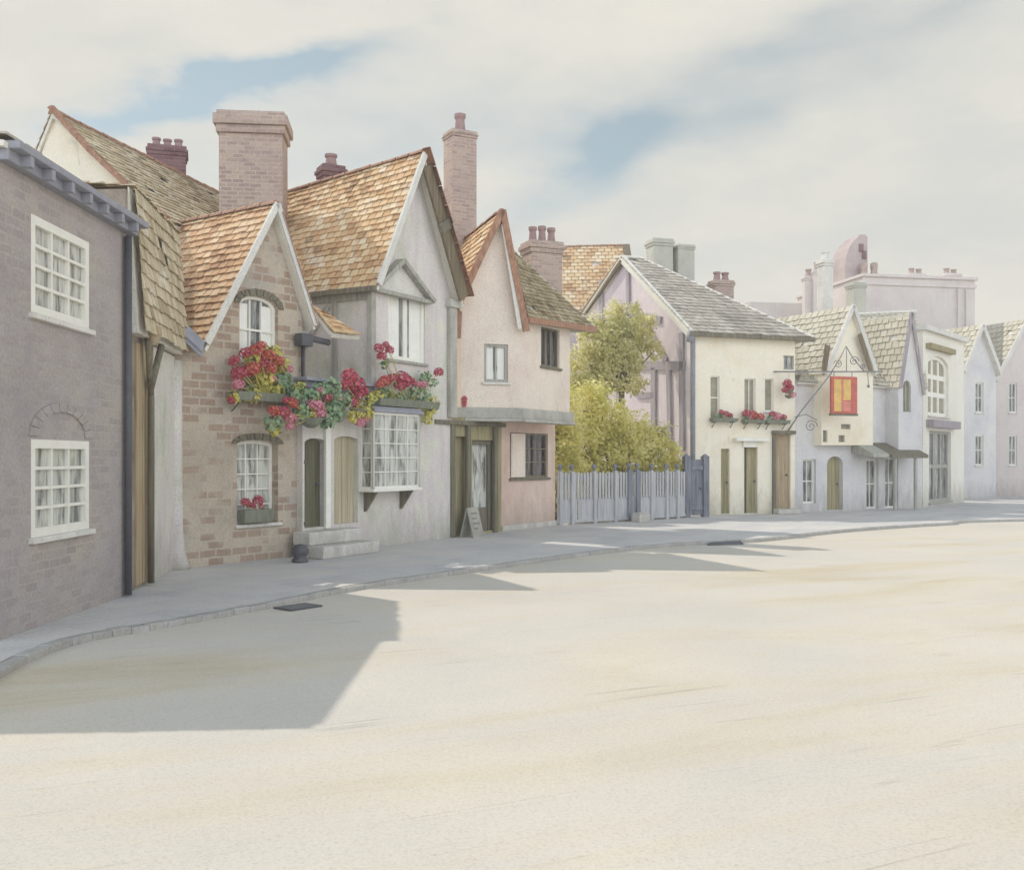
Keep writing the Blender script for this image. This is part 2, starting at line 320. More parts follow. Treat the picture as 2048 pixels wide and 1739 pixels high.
M['white_wall'] = wash('cream white limewash', [S(240, 224, 190), S(246, 236, 210), S(244, 230, 198)], .6, .25, .06)
M['timber_gable'] = wash('lilac plaster infill', [S(204, 188, 196), S(218, 202, 204), S(228, 218, 212)], .5, .4)
M['lilac_wall'] = wash('pale lilac render', [S(208, 205, 206), S(222, 218, 214), S(232, 228, 216)], .5, .35)
M['mauve_far'] = wash('far mauve brick', [S(212, 198, 190), S(220, 207, 198), S(226, 215, 205)], .35, .3)  # distance haze put into the colour: brick paled for far walls
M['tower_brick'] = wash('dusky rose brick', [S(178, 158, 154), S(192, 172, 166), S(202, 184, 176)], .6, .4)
M['sump'] = plain('dark sump', S(34, 34, 34), .9, .1)
M['pale_far'] = wash('far pale stone', [S(234, 228, 208), S(240, 234, 217), S(243, 238, 224)], .4, .3)  # paleness of distance painted into the stone colour
M['orange_tiles'] = tiles_mat('orange clay tiles', [S(150, 118, 84), S(204, 156, 104), S(222, 176, 122), S(228, 192, 140), S(234, 208, 168)], S(238, 228, 206), .8)
M['russet_tiles'] = tiles_mat('russet clay tiles', [S(160, 116, 80), S(206, 156, 108), S(218, 174, 126), S(226, 192, 148)], S(228, 210, 184), .55)
M['olive_tiles'] = tiles_mat('mossy olive tiles', [S(160, 138, 104), S(192, 172, 134), S(208, 190, 154), S(222, 202, 168)], S(238, 230, 210), .9)
M['brown_tiles'] = tiles_mat('brown mossy tiles', [S(130, 106, 76), S(166, 144, 104), S(184, 166, 124), S(202, 184, 150)], S(224, 214, 192), .5)
M['slate'] = tiles_mat('grey brown slates', [S(150, 142, 128), S(178, 166, 150), S(190, 178, 160), S(202, 192, 176)], S(206, 198, 184), .5)
M['far_tiles'] = tiles_mat('far olive tiles', [S(186, 178, 154), S(202, 193, 168), S(212, 204, 182)], S(226, 222, 204), .6)  # olive tiles lightened in colour to stand for distance haze
M['mortar'] = wash('pale lime bedding', [S(226, 220, 202), S(236, 230, 214)], 2, .3)
M['ridge'] = wood('red brown ridge tiles', [S(142, 98, 74), S(172, 122, 92), S(190, 146, 114)], .8, 3)
M['verge'] = wood('oak bargeboard', [S(96, 84, 62), S(122, 106, 78), S(144, 126, 96)])
M['pale_verge'] = wash('pale painted verge', [S(214, 210, 200), S(232, 228, 216)], 2, .4)
M['brick_stack'] = bricks('dusky brick stack', [S(182, 160, 150), S(196, 174, 158), S(206, 186, 166)], [S(160, 134, 126), S(178, 150, 134), S(190, 164, 144)], .22, .08, .6, .9, .01, .8)
M['dark_stack'] = bricks('dark maroon stack', [S(134, 100, 102), S(150, 116, 114)], [S(120, 84, 88), S(140, 104, 104)], .22, .08, .6, 1.2)
M['grey_stack'] = wash('grey rendered stack', [S(186, 184, 166), S(200, 198, 182)], .8, .6)
M['pot'] = plain('clay pot', S(160, 126, 122), .8)
M['dark_timber'] = wood('weathered dark oak', [S(92, 84, 68), S(120, 112, 90), S(140, 132, 108)])
M['grey_timber'] = wood('silvered timber', [S(140, 138, 128), S(168, 166, 152), S(188, 184, 168)])
M['lilac_timber'] = wood('faded lilac grey timber', [S(140, 128, 136), S(160, 150, 154), S(178, 168, 168)])
M['olive_paint'] = wood('olive paint', [S(132, 122, 84), S(158, 146, 100), S(176, 164, 120)])
M['green_door'] = wood('dark olive green paint', [S(84, 82, 60), S(108, 104, 76), S(126, 120, 92)])
M['ochre_door'] = wood('ochre brown boards', [S(150, 126, 92), S(178, 154, 116), S(192, 172, 136)])
M['pale_boards'] = wood('pale olive ochre boards', [S(168, 152, 116), S(188, 174, 138), S(204, 192, 160)])
M['white_paint'] = plain('old white paint', S(236, 232, 218), .55, .4, .06)
M['iron'] = plain('dark grey iron', S(84, 84, 88), .55, .5, .2)
M['sign_iron'] = plain('weathered grey iron', S(132, 132, 132), .6, .4, .15)
M['lead'] = plain('blue grey lead', S(148, 148, 158), .6, .4, .14)
M['pane_pale'] = glass('pale glass over net curtain', S(112, 114, 106), S(208, 208, 196), .45)
M['pane_grey'] = glass('grey glass', S(84, 86, 84), S(168, 170, 162), .5)
M['pane_dark'] = glass('dark glass', S(54, 50, 50), S(112, 104, 104), .54)
M['pane_olive'] = plain('olive blind behind glass', S(150, 142, 112), .25, .5, .2)
M['curtain'] = plain('white curtain', S(236, 234, 224), .9, .1, .05)
M['stone'] = wash('worn white stone', [S(214, 208, 196), S(234, 230, 220)], 2, .4)
M['kerbstone'] = wash('grey kerb stone', [S(186, 182, 180), S(206, 201, 195)], 2, .4)
M['beam'] = wash('grey green limewashed beam', [S(166, 164, 150), S(186, 182, 168), S(198, 194, 182)], 2, .5)
M['fence_paint'] = wood('blue grey fence paint', [S(156, 156, 160), S(180, 180, 180), S(196, 194, 190)], .8, .6)
M['gate_paint'] = wood('slate grey gate paint', [S(98, 100, 110), S(128, 130, 138), S(146, 148, 154)], .8, .6)
M['hedge_leaf'] = leafmat('yellow green leaves', [S(172, 180, 92), S(226, 220, 124), S(246, 238, 158), S(250, 246, 204)], .66, .25)
M['tree_leaf'] = leafmat('pale olive leaves', [S(190, 190, 120), S(228, 222, 154), S(246, 240, 196)], .66, .25)
M['bark'] = wood('grey bark', [S(110, 100, 84), S(140, 130, 110)], .9, 1)
M['ger_leaf'] = leafmat('geranium leaves', [S(96, 138, 96), S(138, 170, 122), S(172, 194, 140)], .2)
M['lime_leaf'] = leafmat('lime yellow leaves', [S(170, 176, 72), S(214, 202, 84), S(234, 214, 104)], .25)
M['red_petal'] = leafmat('crimson petals', [S(168, 34, 60), S(206, 70, 92), S(230, 124, 138)], .15)
M['pink_petal'] = leafmat('rose pink petals', [S(214, 92, 122), S(234, 138, 156), S(242, 186, 192)], .2)
M['orange_petal'] = leafmat('scarlet petals', [S(192, 56, 58), S(216, 88, 78), S(230, 130, 100)], .15)
M['terracotta'] = plain('terracotta', S(176, 112, 86), .85, .2)
M['trough'] = wood('grey green trough', [S(112, 116, 96), S(140, 142, 120)])

# ------------------------------------------------------------------ ground
def road_mat():
    m, nt, b = base_mat('dusty pale road', .95, .1)
    ang = math.radians(25)
    v = mapped(nt, 'Object', (.2, .85, 1), (0, 0, -ang)); n1 = noise(nt, v, .8, 7, .62, 1.0)
    r1 = ramp(nt, [S(204, 184, 146), S(211, 197, 170), S(214, 203, 184), S(213, 204, 189)], .26, .54); nt.links.new(n1.outputs[0], r1.inputs[0])
    v2 = mapped(nt, 'Object', (.05, 2.3, 1), (0, 0, -ang)); n2 = noise(nt, v2, 1.5, 3, .5, .35)
    # thin wheel marks: narrow bands of a stretched noise
    a = nt.nodes.new('ShaderNodeMath'); a.operation = 'SUBTRACT'; a.inputs[1].default_value = .5; nt.links.new(n2.outputs[0], a.inputs[0])
    ab = nt.nodes.new('ShaderNodeMath'); ab.operation = 'ABSOLUTE'; nt.links.new(a.outputs[0], ab.inputs[0])
    mr = nt.nodes.new('ShaderNodeMapRange'); mr.inputs['From Max'].default_value = .007; mr.inputs['To Min'].default_value = .42; mr.inputs['To Max'].default_value = 0; nt.links.new(ab.outputs[0], mr.inputs['Value'])
    n3 = noise(nt, mapped(nt), .8, 3); mm = nt.nodes.new('ShaderNodeMapRange'); mm.inputs['From Min'].default_value = .48; mm.inputs['From Max'].default_value = .6; nt.links.new(n3.outputs[0], mm.inputs['Value'])
    mk = nt.nodes.new('ShaderNodeMath'); mk.operation = 'MULTIPLY'; nt.links.new(mr.outputs[0], mk.inputs[0]); nt.links.new(mm.outputs[0], mk.inputs[1])
    c = mixc(nt, mk.outputs[0], r1.outputs[0], S(150, 140, 130))
    n4 = noise(nt, mapped(nt), 55, 6, .8); r4 = ramp(nt, [(.74, .74, .75, 1), (.98, .98, .98, 1), (1.04, 1.04, 1.04, 1)], .3, .66); nt.links.new(n4.outputs[0], r4.inputs[0])
    c = mixc(nt, 1.0, c, r4.outputs[0], 'MULTIPLY'); n5 = noise(nt, mapped(nt), .35, 5, .6); r5 = ramp(nt, [(.93, .93, .94, 1), (1.03, 1.02, 1.0, 1)], .35, .65); nt.links.new(n5.outputs[0], r5.inputs[0]); c = mixc(nt, 1.0, c, r5.outputs[0], 'MULTIPLY'); nt.links.new(c, b.inputs['Base Color'])
    h = nt.nodes.new('ShaderNodeMath'); h.operation = 'SUBTRACT'; nt.links.new(n4.outputs[0], h.inputs[0]); nt.links.new(mk.outputs[0], h.inputs[1]); bump(nt, b, h.outputs[0], .35, .03)
    return m
def flag_mat():
    m, nt, b = base_mat('worn stone paving', .92, .15)
    v = mapped(nt); n1 = noise(nt, v, .8, 6, .6); r1 = ramp(nt, [S(200, 196, 194), S(212, 207, 200), S(218, 211, 200)], .34, .66); nt.links.new(n1.outputs[0], r1.inputs[0])
    wb = nt.nodes.new('ShaderNodeTexCoord').outputs['UV']; mp = nt.nodes.new('ShaderNodeMapping'); mp.inputs['Rotation'].default_value = (0, 0, -1.0); nt.links.new(wb, mp.inputs[0])
    bt = nt.nodes.new('ShaderNodeTexBrick'); bt.inputs['Scale'].default_value = 1; bt.inputs['Brick Width'].default_value = .95; bt.inputs['Row Height'].default_value = .62; bt.inputs['Mortar Size'].default_value = .012; bt.inputs['Mortar Smooth'].default_value = .6
    bt.inputs['Color1'].default_value = (.9, .9, .92, 1); bt.inputs['Color2'].default_value = (1, 1, 1, 1); bt.inputs['Mortar'].default_value = (.72, .71, .72, 1)
    nt.links.new(mp.outputs[0], bt.inputs['Vector']); c = mixc(nt, .75, r1.outputs[0], bt.outputs['Color'], 'MULTIPLY')
    n4 = noise(nt, v, 24, 6, .75); r4 = ramp(nt, [(.82, .82, .83, 1), (1.05, 1.05, 1.05, 1)], .3, .66); nt.links.new(n4.outputs[0], r4.inputs[0])
    c = mixc(nt, 1.0, c, r4.outputs[0], 'MULTIPLY'); nt.links.new(c, b.inputs['Base Color']); bump(nt, b, n4.outputs[0], .3, .02); return m
ROADZ = -.06
b = MB(); n = 40
b.poly([(-400, -60, ROADZ), (400, -60, ROADZ), (400, 700, ROADZ), (-400, 700, ROADZ)])
tag(b.build('road', road_mat()), kind='structure')
kerb = [Vector((-3.45, -4, 0)), Vector((-3.6, 5, 0)), G(100, 1292), G(337, 1243), G(534, 1207), G(730, 1168), G(978, 1132), G(1180, 1104), G(1340, 1087), G(1520, 1077), G(1700, 1058), G(1900, 1045), G(2120, 1036), Vector((40, 33, 0))]
def smooth_line(pts, k=6):
    out = []
    for i in range(len(pts) - 1):
        p0, p1, p2, p3 = pts[max(i - 1, 0)], pts[i], pts[i + 1], pts[min(i + 2, len(pts) - 1)]
        for j in range(k):
            t = j / k; out.append(.5 * ((2 * p1) + (p2 - p0) * t + (2 * p0 - 5 * p1 + 4 * p2 - p3) * t * t + (3 * p1 - p0 - 3 * p2 + p3) * t ** 3))
    return out + [pts[-1]]
kl = smooth_line(kerb)
def left_of(pts, dist):
    res = []
    for i, p in enumerate(pts):
        d = pts[min(i + 1, len(pts) - 1)] - pts[max(i - 1, 0)]; d.normalize(); res.append(p + Vector((-d.y, d.x, 0)) * dist)
    return res
inner = left_of(kl, .12); far = left_of(kl, 12.0)
b = MB()
far = [Vector((p.x - 14, p.y + 10, 0)) for p in inner]
for i in range(len(inner) - 1): b.poly([inner[i], inner[i + 1], far[i + 1], far[i]])
tag(b.build('pavement', flag_mat()), kind='structure')
b = MB()
zt = Vector((0, 0, .006)); zb = Vector((0, 0, ROADZ - .05))
d = 0.0
pl = [kl[0]]; acc = 0
for p in kl[1:]: pl.append(p)
for i in range(len(pl) - 1):
    a0, a1 = kl[i], kl[i + 1]; c0, c1 = inner[i], inner[i + 1]
    nseg = max(1, round((a1 - a0).length / .8))
    for j in range(nseg):
        t0, t1 = j / nseg + .006, (j + 1) / nseg - .006; jz = Vector((0, 0, R.uniform(-.008, .006)))
        q = [a0.lerp(a1, t0), a0.lerp(a1, t1), c0.lerp(c1, t1), c0.lerp(c1, t0)]
        b.hexa([x + zb for x in q], [x + zt + jz for x in q])
tag(b.build('kerb', M['kerbstone'], bevel=.012), kind='structure')

# ------------------------------------------------------------------ building parts
def tile_slope(mb, A, B, Cc, D, tw=.2, ex=.15, th=.022, skip=.01):
    """clay tiles laid in courses on the slope A-B (eave) up to D-C (ridge), one small slab each"""
    A, B, Cc, D = map(Vector, (A, B, Cc, D)); rows = max(2, round(((D - A).length + (Cc - B).length) / 2 / ex))
    nrm = (B - A).cross(D - A)
    if nrm.length < 1e-6: nrm = (B - A).cross(Cc - A)
    nrm.normalize()
    if nrm.z < 0: nrm = -nrm
    for r in range(rows):
        t0, t1 = r / rows, min(1, (r + 1.25) / rows)
        l0, r0 = A.lerp(D, t0), B.lerp(Cc, t0); l1, r1 = A.lerp(D, t1), B.lerp(Cc, t1)
        wdt = (r0 - l0).length; cnt = max(1, round(wdt / tw)); off = (r % 2) * .5
        for k in range(-1, cnt + 1):
            s0, s1 = max(0, (k + off) / cnt), min(1, (k + 1 + off) / cnt)
            if s1 - s0 < .15 / cnt or R.random() < skip: continue
            g = .05 / cnt; j = R.uniform(-.012, .02); lo = th * 1.7 + R.uniform(0, .014)
            p = [l0.lerp(r0, s0 + g) , l0.lerp(r0, s1 - g), l1.lerp(r1, s1 - g), l1.lerp(r1, s0 + g)]
            dn = (l0 - l1).normalized() * j
            p[0] = p[0] + dn; p[1] = p[1] + dn + (l0 - l1).normalized() * R.uniform(-.008, .008)
            q = [p[0] + nrm * lo, p[1] + nrm * (lo + R.uniform(-.006, .006)), p[2] + nrm * .012, p[3] + nrm * .012]
            bb = [p[0] + nrm * (lo - th), p[1] + nrm * (lo - th)]
            i = len(mb.v); mb.v += q + bb
            for f_ in ((0, 1, 2, 3), (4, 5, 1, 0), (4, 0, 3), (5, 2, 1)): mb.f.append(tuple(i + x for x in f_)); mb.m.append(0)
    return nrm
def slab(mb, pts, t, mi=0):
    pts = [Vector(p) for p in pts]; n_ = (pts[1] - pts[0]).cross(pts[2] - pts[0]).normalized()
    if n_.z < 0: pts = pts[::-1]; n_ = -n_
    lo = [p - n_ * t for p in pts]; mb.poly(pts, mi); mb.poly(lo[::-1], mi)
    for i in range(len(pts)):
        j = (i + 1) % len(pts); mb.poly([pts[j], pts[i], lo[i], lo[j]], mi)
def ridge_caps(mb, a, b, r=.09, piece=.32):
    a, b = Vector(a), Vector(b); n_ = max(1, round((b - a).length / piece)); d = (b - a).normalized()
    x = d.cross(Vector((0, 0, 1))).normalized(); y = x.cross(d)
    for i in range(n_):
        p, q = a.lerp(b, i / n_ + .004), a.lerp(b, (i + 1) / n_ - .004); rr = r * R.uniform(.92, 1.08); k = len(mb.v)
        for c_, r2 in ((p, rr), (q, rr * .93)):
            for s in range(7):
                th = math.pi * s / 6; mb.v.append(c_ + x * math.cos(th) * r2 + y * (math.sin(th) * r2 * .85 - .03))
        for s in range(6): mb.f.append((k + s, k + s + 1, k + 8 + s, k + 7 + s)); mb.m.append(0)
        mb.f.append(tuple(k + s for s in range(7))[::-1]); mb.m.append(0); mb.f.append(tuple(k + 7 + s for s in range(7))); mb.m.append(0)
def roof(parent, slopes, tile, ridges=(), tw=.2, ex=.15, ridge_m=None, rr=.09):
    """slopes: list of (A,B,C,D); returns the tiled roof part with its bedding and ridge sub-parts"""
    mb = MB(); sb = MB()
    for s in slopes:
        s = [Vector(p) for p in s]; tile_slope(mb, *s, tw=tw, ex=ex)
        pts = s if (s[2] - s[3]).length > 1e-3 else s[:3]
        k_ = 5
        for i in range(k_):
            t0, t1 = i / k_, (i + 1) / k_; q_ = [s[0].lerp(s[3], t0), s[1].lerp(s[2], t0), s[1].lerp(s[2], t1), s[0].lerp(s[3], t1)]
            dz_ = Vector((0, 0, -.035)); q_ = [p + dz_ for p in q_]
            slab(sb, q_ if (q_[2] - q_[3]).length > 1e-3 else q_[:3], .05)
    o = mb.build('roof', M[tile], parent); sb.build('roof_deck', M['mortar'], o)
    if ridges:
        rb = MB()
        for a, c in ridges: ridge_caps(rb, a, c, rr)
        rb.build('ridge', M[ridge_m or 'ridge'], o)
    return o
def stack(parent, c, w, dp, z0, z1, mat='brick_stack', pots=2, ang=0.0, cap=.08, pot_h=.4, potm='pot', name='chimney'):
    ca, sa = math.cos(ang), math.sin(ang); ax, ay = Vector((ca, sa, 0)), Vector((-sa, ca, 0)); c = Vector((c[0], c[1], 0)); mb = MB()
    def blk(hw, hd, a, e):
        q = [c + ax * i * hw + ay * j * hd for i, j in ((-1, -1), (1, -1), (1, 1), (-1, 1))]
        mb.hexa([p + Vector((0, 0, a)) for p in q], [p + Vector((0, 0, e)) for p in q])
    h = z1 - z0; blk(w / 2, dp / 2, z0, z1 - .34 * cap / .08); blk(w / 2 + cap * .5, dp / 2 + cap * .5, z1 - .34 * cap / .08, z1 - .22 * cap / .08)
    blk(w / 2 + cap, dp / 2 + cap, z1 - .22 * cap / .08, z1 - .08); blk(w / 2 + cap * .4, dp / 2 + cap * .4, z1 - .08, z1)
    o = mb.build(name, M[mat], parent, bevel=.015)
    for i in range(pots):
        p = c + ax * ((i + .5) / pots - .5) * w * .9; pb = MB(); r = min(.13, w / pots * .36); k = pot_h * R.uniform(.85, 1.1)
        pb.lathe(p, [(r * .9, z1 - .02), (r * 1.0, z1 + .05), (r * .8, z1 + k * .7), (r * 1.05, z1 + k * .82), (r * 1.05, z1 + k), (r * .7, z1 + k)], 12)
        pb.build('chimney_pot', M[potm], o, smooth=False)
    return o
def rect_hole(r, arch=0.0, k=8):
    u0, u1, z0, z1 = r
    if not arch: return [(u0, z0), (u1, z0), (u1, z1), (u0, z1)]
    c = (u0 + u1) / 2; a = (u1 - u0) / 2
    return [(u0, z0), (u1, z0)] + [(c + a * math.cos(math.pi * i / k), z1 - arch + arch * math.sin(math.pi * i / k)) for i in range(k + 1)]
def window(parent, fa, r, n=0.0, dep=.10, nx=2, nz=2, pane='pane_pale', frame='white_paint', fw=.05, sill=True, arch=0.0, bar=.022, curtain=0.0, sillm='stone', lights=None):
    u0, u1, z0, z1 = r; fb = MB(); a, e = n - dep, n - dep + .05
    H_ = rect_hole(r, arch); I_ = rect_hole((u0 + fw, u1 - fw, z0 + fw, z1 - fw), arch * .9)
    b_ = len(H_)
    for i in range(b_):
        j = (i + 1) % b_
        fb.poly([fa.w(*H_[i], e), fa.w(*H_[j], e), fa.w(*I_[j], e), fa.w(*I_[i], e)]); fb.poly([fa.w(*I_[i], e), fa.w(*I_[j], e), fa.w(*I_[j], a - .02), fa.w(*I_[i], a - .02)])
    for i in range(1, nx):
        u = u0 + fw + (u1 - u0 - 2 * fw) * i / nx; fb.box(fa, u - bar / 2, u + bar / 2, z0 + fw * .9, z1 - fw * .9 - (arch * .15), a - .018, e - .012)
    for i in range(1, nz):
        z = z0 + fw + (z1 - z0 - 2 * fw) * i / nz; w_ = bar * (1.5 if nz == 2 else 1); fb.box(fa, u0 + fw * .9, u1 - fw * .9, z - w_ / 2, z + w_ / 2, a - .017, e - .009)
    o = fb.build('window', M[frame], parent)
    pb = MB(); pb.poly([fa.w(u, z, a) for u, z in rect_hole((u0 + fw * .5, u1 - fw * .5, z0 + fw * .5, z1 - fw * .5), arch * .9)]); pb.build('pane', M[pane], o)
    if curtain:
        cb = MB()
        for side in (0, 1):
            c0 = u0 + fw if not side else u1 - fw - (u1 - u0) * curtain; c1 = c0 + (u1 - u0) * curtain; kk = 10
            for i in range(kk):
                ua, ub = c0 + (c1 - c0) * i / kk, c0 + (c1 - c0) * (i + 1) / kk; na, nb = a + .006 + .008 * (i % 2), a + .006 + .008 * ((i + 1) % 2)
                cb.poly([fa.w(ua, z0 + fw, na), fa.w(ub, z0 + fw, nb), fa.w(ub, z1 - fw - arch * .5, nb), fa.w(ua, z1 - fw - arch * .5, na)])
        cb.build('curtain', M['curtain'], o)
    if sill:
        sb = MB(); sb.box(fa, u0 - .05, u1 + .05, z0 - .055, z0 - .002, n - dep, n + .055); sb.build('sill', M[sillm], o, bevel=.008)
    return o
def planks(parent, fa, r, n, m, cnt, name='door', gap=.006, handle=True, t=.045, arch=0.0):
    u0, u1, z0, z1 = r; mb = MB()
    for i in range(cnt):
        a, e = u0 + (u1 - u0) * i / cnt, u0 + (u1 - u0) * (i + 1) / cnt; mb.box(fa, a + gap / 2, e - gap / 2, z0, z1, n - t, n + R.uniform(-.004, .004))
    mb.box(fa, u0, u1, z0, z1, n - t - .02, n - t)
    o = mb.build(name, M[m], parent)
    if handle:
        hb = MB(); c = fa.w(u0 + (u1 - u0) * .82, z0 + (z1 - z0) * .48, n + .03); hb.tube([c - fa.n * .04, c], .012); hb.lathe(c - Vector((0, 0, .03)), [(.005, 0), (.028, .01), (.032, .03), (.026, .05), (.004, .06)], 10)
        hb.build('handle', M['iron'], o, smooth=True)
    return o
def gable_trim(parent, fa, apex, l, r, n=.06, w=.16, m='verge', outer='ridge', t=.05, name='bargeboard', edge=.07):
    """sloping boards under a gable verge, each a board with a tile edging sub-part"""
    for q in (l, r):
        mb = MB(); a = fa.w(*q, n); c = fa.w(*apex, n); mb.bar(a, c, w, t, fa.n); o = mb.build(name, M[m], parent)
        if outer:
            dz = Vector((0, 0, w * .75)); eb = MB(); ridge_caps(eb, a + dz, c + dz, edge, .36); eb.build('verge_tile', M[outer], o)
def shell(mb, pts, z0, z1, skip=()):                      # plain outside walls round a plan
    for i in range(len(pts)):
        j = (i + 1) % len(pts)
        if i in skip: continue
        a, c = Vector(pts[i]), Vector(pts[j]); mb.poly([(a.x, a.y, z0), (c.x, c.y, z0), (c.x, c.y, z1), (a.x, a.y, z1)])
#BUILDINGS
# ------------------------------------------------------------------ the grey house at the left
fa = Face((-4.49, 8.72), (-4.49, 11.64))
hA = thing('brick_house', (-4.49, 8.5, 0), 'mauve grey brick house with two white windows and a lead gutter at the left edge', 'house')
wA = [fa.rect(62, 456, 178, 642), fa.rect(62, 880, 178, 1066)]
mb = MB(); mb.wall(fa, [(0, 0), (fa.len, 0), (fa.len, 4.2), (0, 4.2)], [rect_hole(wA[0]), rect_hole(wA[1])], reveal=.09)
[mb.poly([(-4.49, y, 4.19), (-4.49, y, 4.30), (-7.49, y, 4.675), (-10, y, 4.25), (-10, y, 4.19)]) for y in (8.72, 11.64)]; shell(mb, [(-4.49, 11.64), (-10, 11.64), (-10, 8.72), (-4.49, 8.72)], 0, 4.2, skip=(3,)); mb.build('wall', M['mauve_wall'], hA)
for r in wA: window(hA, fa, r, dep=.05, nx=3, nz=4, fw=.085, bar=.03, curtain=.0, pane='pane_pale')
mb = MB(); u0, u1, z0, z1 = wA[1]
for i in range(11):
    a0, a1 = math.pi * i / 11 + .01, math.pi * (i + 1) / 11 - .01; c = (u0 + u1) / 2; w_ = (u1 - u0) / 2 + .06
    p = lambda a, k: (c + w_ * k * math.cos(a), z1 + .03 + .34 * k * math.sin(a))
    for n_ in (0,): 
        q = [p(a0, 1), p(a1, 1), p(a1, .74), p(a0, .74)]; mb.hexa([fa.w(*x, .0) for x in q], [fa.w(*x, .018) for x in q])
mb.build('window_arch', M['mauve_wall'], hA)
mb = MB(); mb.box(fa, 0, fa.len + .12, 4.2, 4.30, -.1, .10); mb.box(fa, 0, fa.len + .18, 4.30, 4.37, -.1, .2)
gu = mb.build('cornice', M['lead'], hA, bevel=.01)
for i in range(7):
    u = fa.len - .15 - i * .42; mb = MB(); mb.box(fa, u - .035, u + .035, 4.2, 4.297, .10, .19); mb.build('cornice_bracket', M['lead'], gu)
roof(hA, [(fa.w(-.08, 4.38, .1), fa.w(fa.len + .1, 4.38, .1), fa.w(fa.len + .1, 4.75, -3), fa.w(-.08, 4.75, -3)), (fa.w(fa.len + .1, 4.3, -5.6), fa.w(-.08, 4.3, -5.6), fa.w(-.08, 4.75, -3), fa.w(fa.len + .1, 4.75, -3))], 'slate', tw=.35, ex=.28)
mb = MB(); mb.tube([fa.w(fa.len - .1, .02, .06), fa.w(fa.len - .1, 4.15, .06)], .045); mb.build('drainpipe', M['iron'], hA, smooth=True)

# ------------------------------------------------------------------ tiled house behind, between the grey house and the brick gable
fb = Face((-4.53, 11.72), (-4.86, 14.36))
hB = thing('tiled_house', (-4.7, 13.0, 0), 'recessed brown house with swept tile roof, squeezed between grey house and brick gable', 'house')
mb = MB(); mb.wall(fb, [(0, 0), (fb.len, 0), (fb.len, 4.75), (0, 4.75)]); shell(mb, [fb.w(fb.len, 0), (-9, 16, 0), (-9, 12, 0), fb.w(0, 0)], 0, 4.75, skip=(3,)); mb.build('wall', M['brown_wall'], hB)
ua = fb.uv(268, 900)[0]; ub = fb.uv(296, 900)[0]
planks(hB, fb, (ua, ub + .15, .05, 3.0), .03, 'ochre_door', 3, name='boarding', handle=False)
mb = MB(); mb.box(fb, ub + .2, fb.len, .0, 3.05, 0, .02); mb.build('render_panel', M['cream_wall'], hB)
mb = MB(); up_ = fb.uv(302, 900, .1)[0]
mb.tube([fb.w(up_, .03, .1), fb.w(up_, 2.35, .1), fb.w(up_ + .02, 2.5, .1), fb.w(up_ + .4, 3.05, .14)], .045); mb.tube([fb.w(up_, 2.4, .1), fb.w(up_ - .26, 3.05, .12)], .04)
dp = mb.build('drainpipe', M['dark_timber'], hB, smooth=True)
c = fb.w(up_ - .1, 3.0, .13); mb = MB(); mb.lathe(c, [(.05, 0), (.09, .06), (.13, .14), (.13, .22), (.1, .22)], 10); mb.build('rain_hopper', M['ochre_door'], dp, smooth=False)
# tile hung upper wall
mb = MB(); tile_slope(mb, fb.w(.12, 3.12, .18), fb.w(fb.len, 3.12, .18), fb.w(fb.len, 4.8, .06), fb.w(.12, 4.8, .06), tw=.2, ex=.17); th = mb.build('tile_hanging', M['olive_tiles'], hB)
mb = MB(); mb.hexa([fb.w(.1, 3.08, .12), fb.w(fb.len, 3.08, .12), fb.w(fb.len, 3.08, 0), fb.w(.1, 3.08, 0)], [fb.w(.1, 4.8, .01), fb.w(fb.len, 4.8, .01), fb.w(fb.len, 4.8, 0), fb.w(.1, 4.8, 0)]); mb.build('tile_batten', M['mortar'], th)
mb = MB(); tile_slope(mb, fb.w(.1, 4.8, .08), fb.w(fb.len, 4.8, .08), fb.w(fb.len, 4.84, -1.3), fb.w(.1, 4.84, -1.3), tw=.2, ex=.17); mb.poly([fb.w(.1, 4.78, .0), fb.w(fb.len, 4.78, .0), fb.w(fb.len, 4.82, -1.3), fb.w(.1, 4.82, -1.3)]); mb.build('upper_roof', M['olive_tiles'], hB)
r0 = at(104, 222, 17.0); e0 = at(335, 442, 16.5); rd = Vector((.232, .973, 0)); r1 = r0 + rd * 7.0; e1 = e0 + rd * 3.2
bk = Vector((-2.4, .6, -2.4))
ro = roof(hB, [(e0, e1, r1, r0), (r1 + bk, Vector((r0.x - 1.2, r0.y + .3, 5.0)), r0, r1)], 'olive_tiles', [(r0, r1)], tw=.24, ex=.19, ridge_m='ridge', rr=.1)
mb = MB()
sag = [r0, r0.lerp(e0, .35) + Vector((0, 0, -.10)), r0.lerp(e0, .7) + Vector((0, 0, -.09)), e0]
for i in range(3): ridge_caps(mb, sag[i] + Vector((0, 0, .05)), sag[i + 1] + Vector((0, 0, .05)), .10, .36)
mb.build('verge_tile', M['ridge'], ro)
mb = MB(); mb.poly([r0 + Vector((.02, .06, -.06)), Vector((r0.x - 1.5, r0.y + .3, 3.5)), Vector((e0.x, e0.y + .05, 3.5)), e0 + Vector((-.05, .06, -.08))]); mb.build('gable_wall', M['white_wall'], hB)
stack(ro, at(508, 300, 19.6).xy, 1.2, .8, 4.6, at(508, 236, 19.6).z, 'brick_stack', 0, .1, .10)
stack(ro, at(335, 300, 21.2).xy, .74, .6, 6.4, at(335, 298, 21.2).z, 'dark_stack', 3, .3, .05, .22, 'pot')

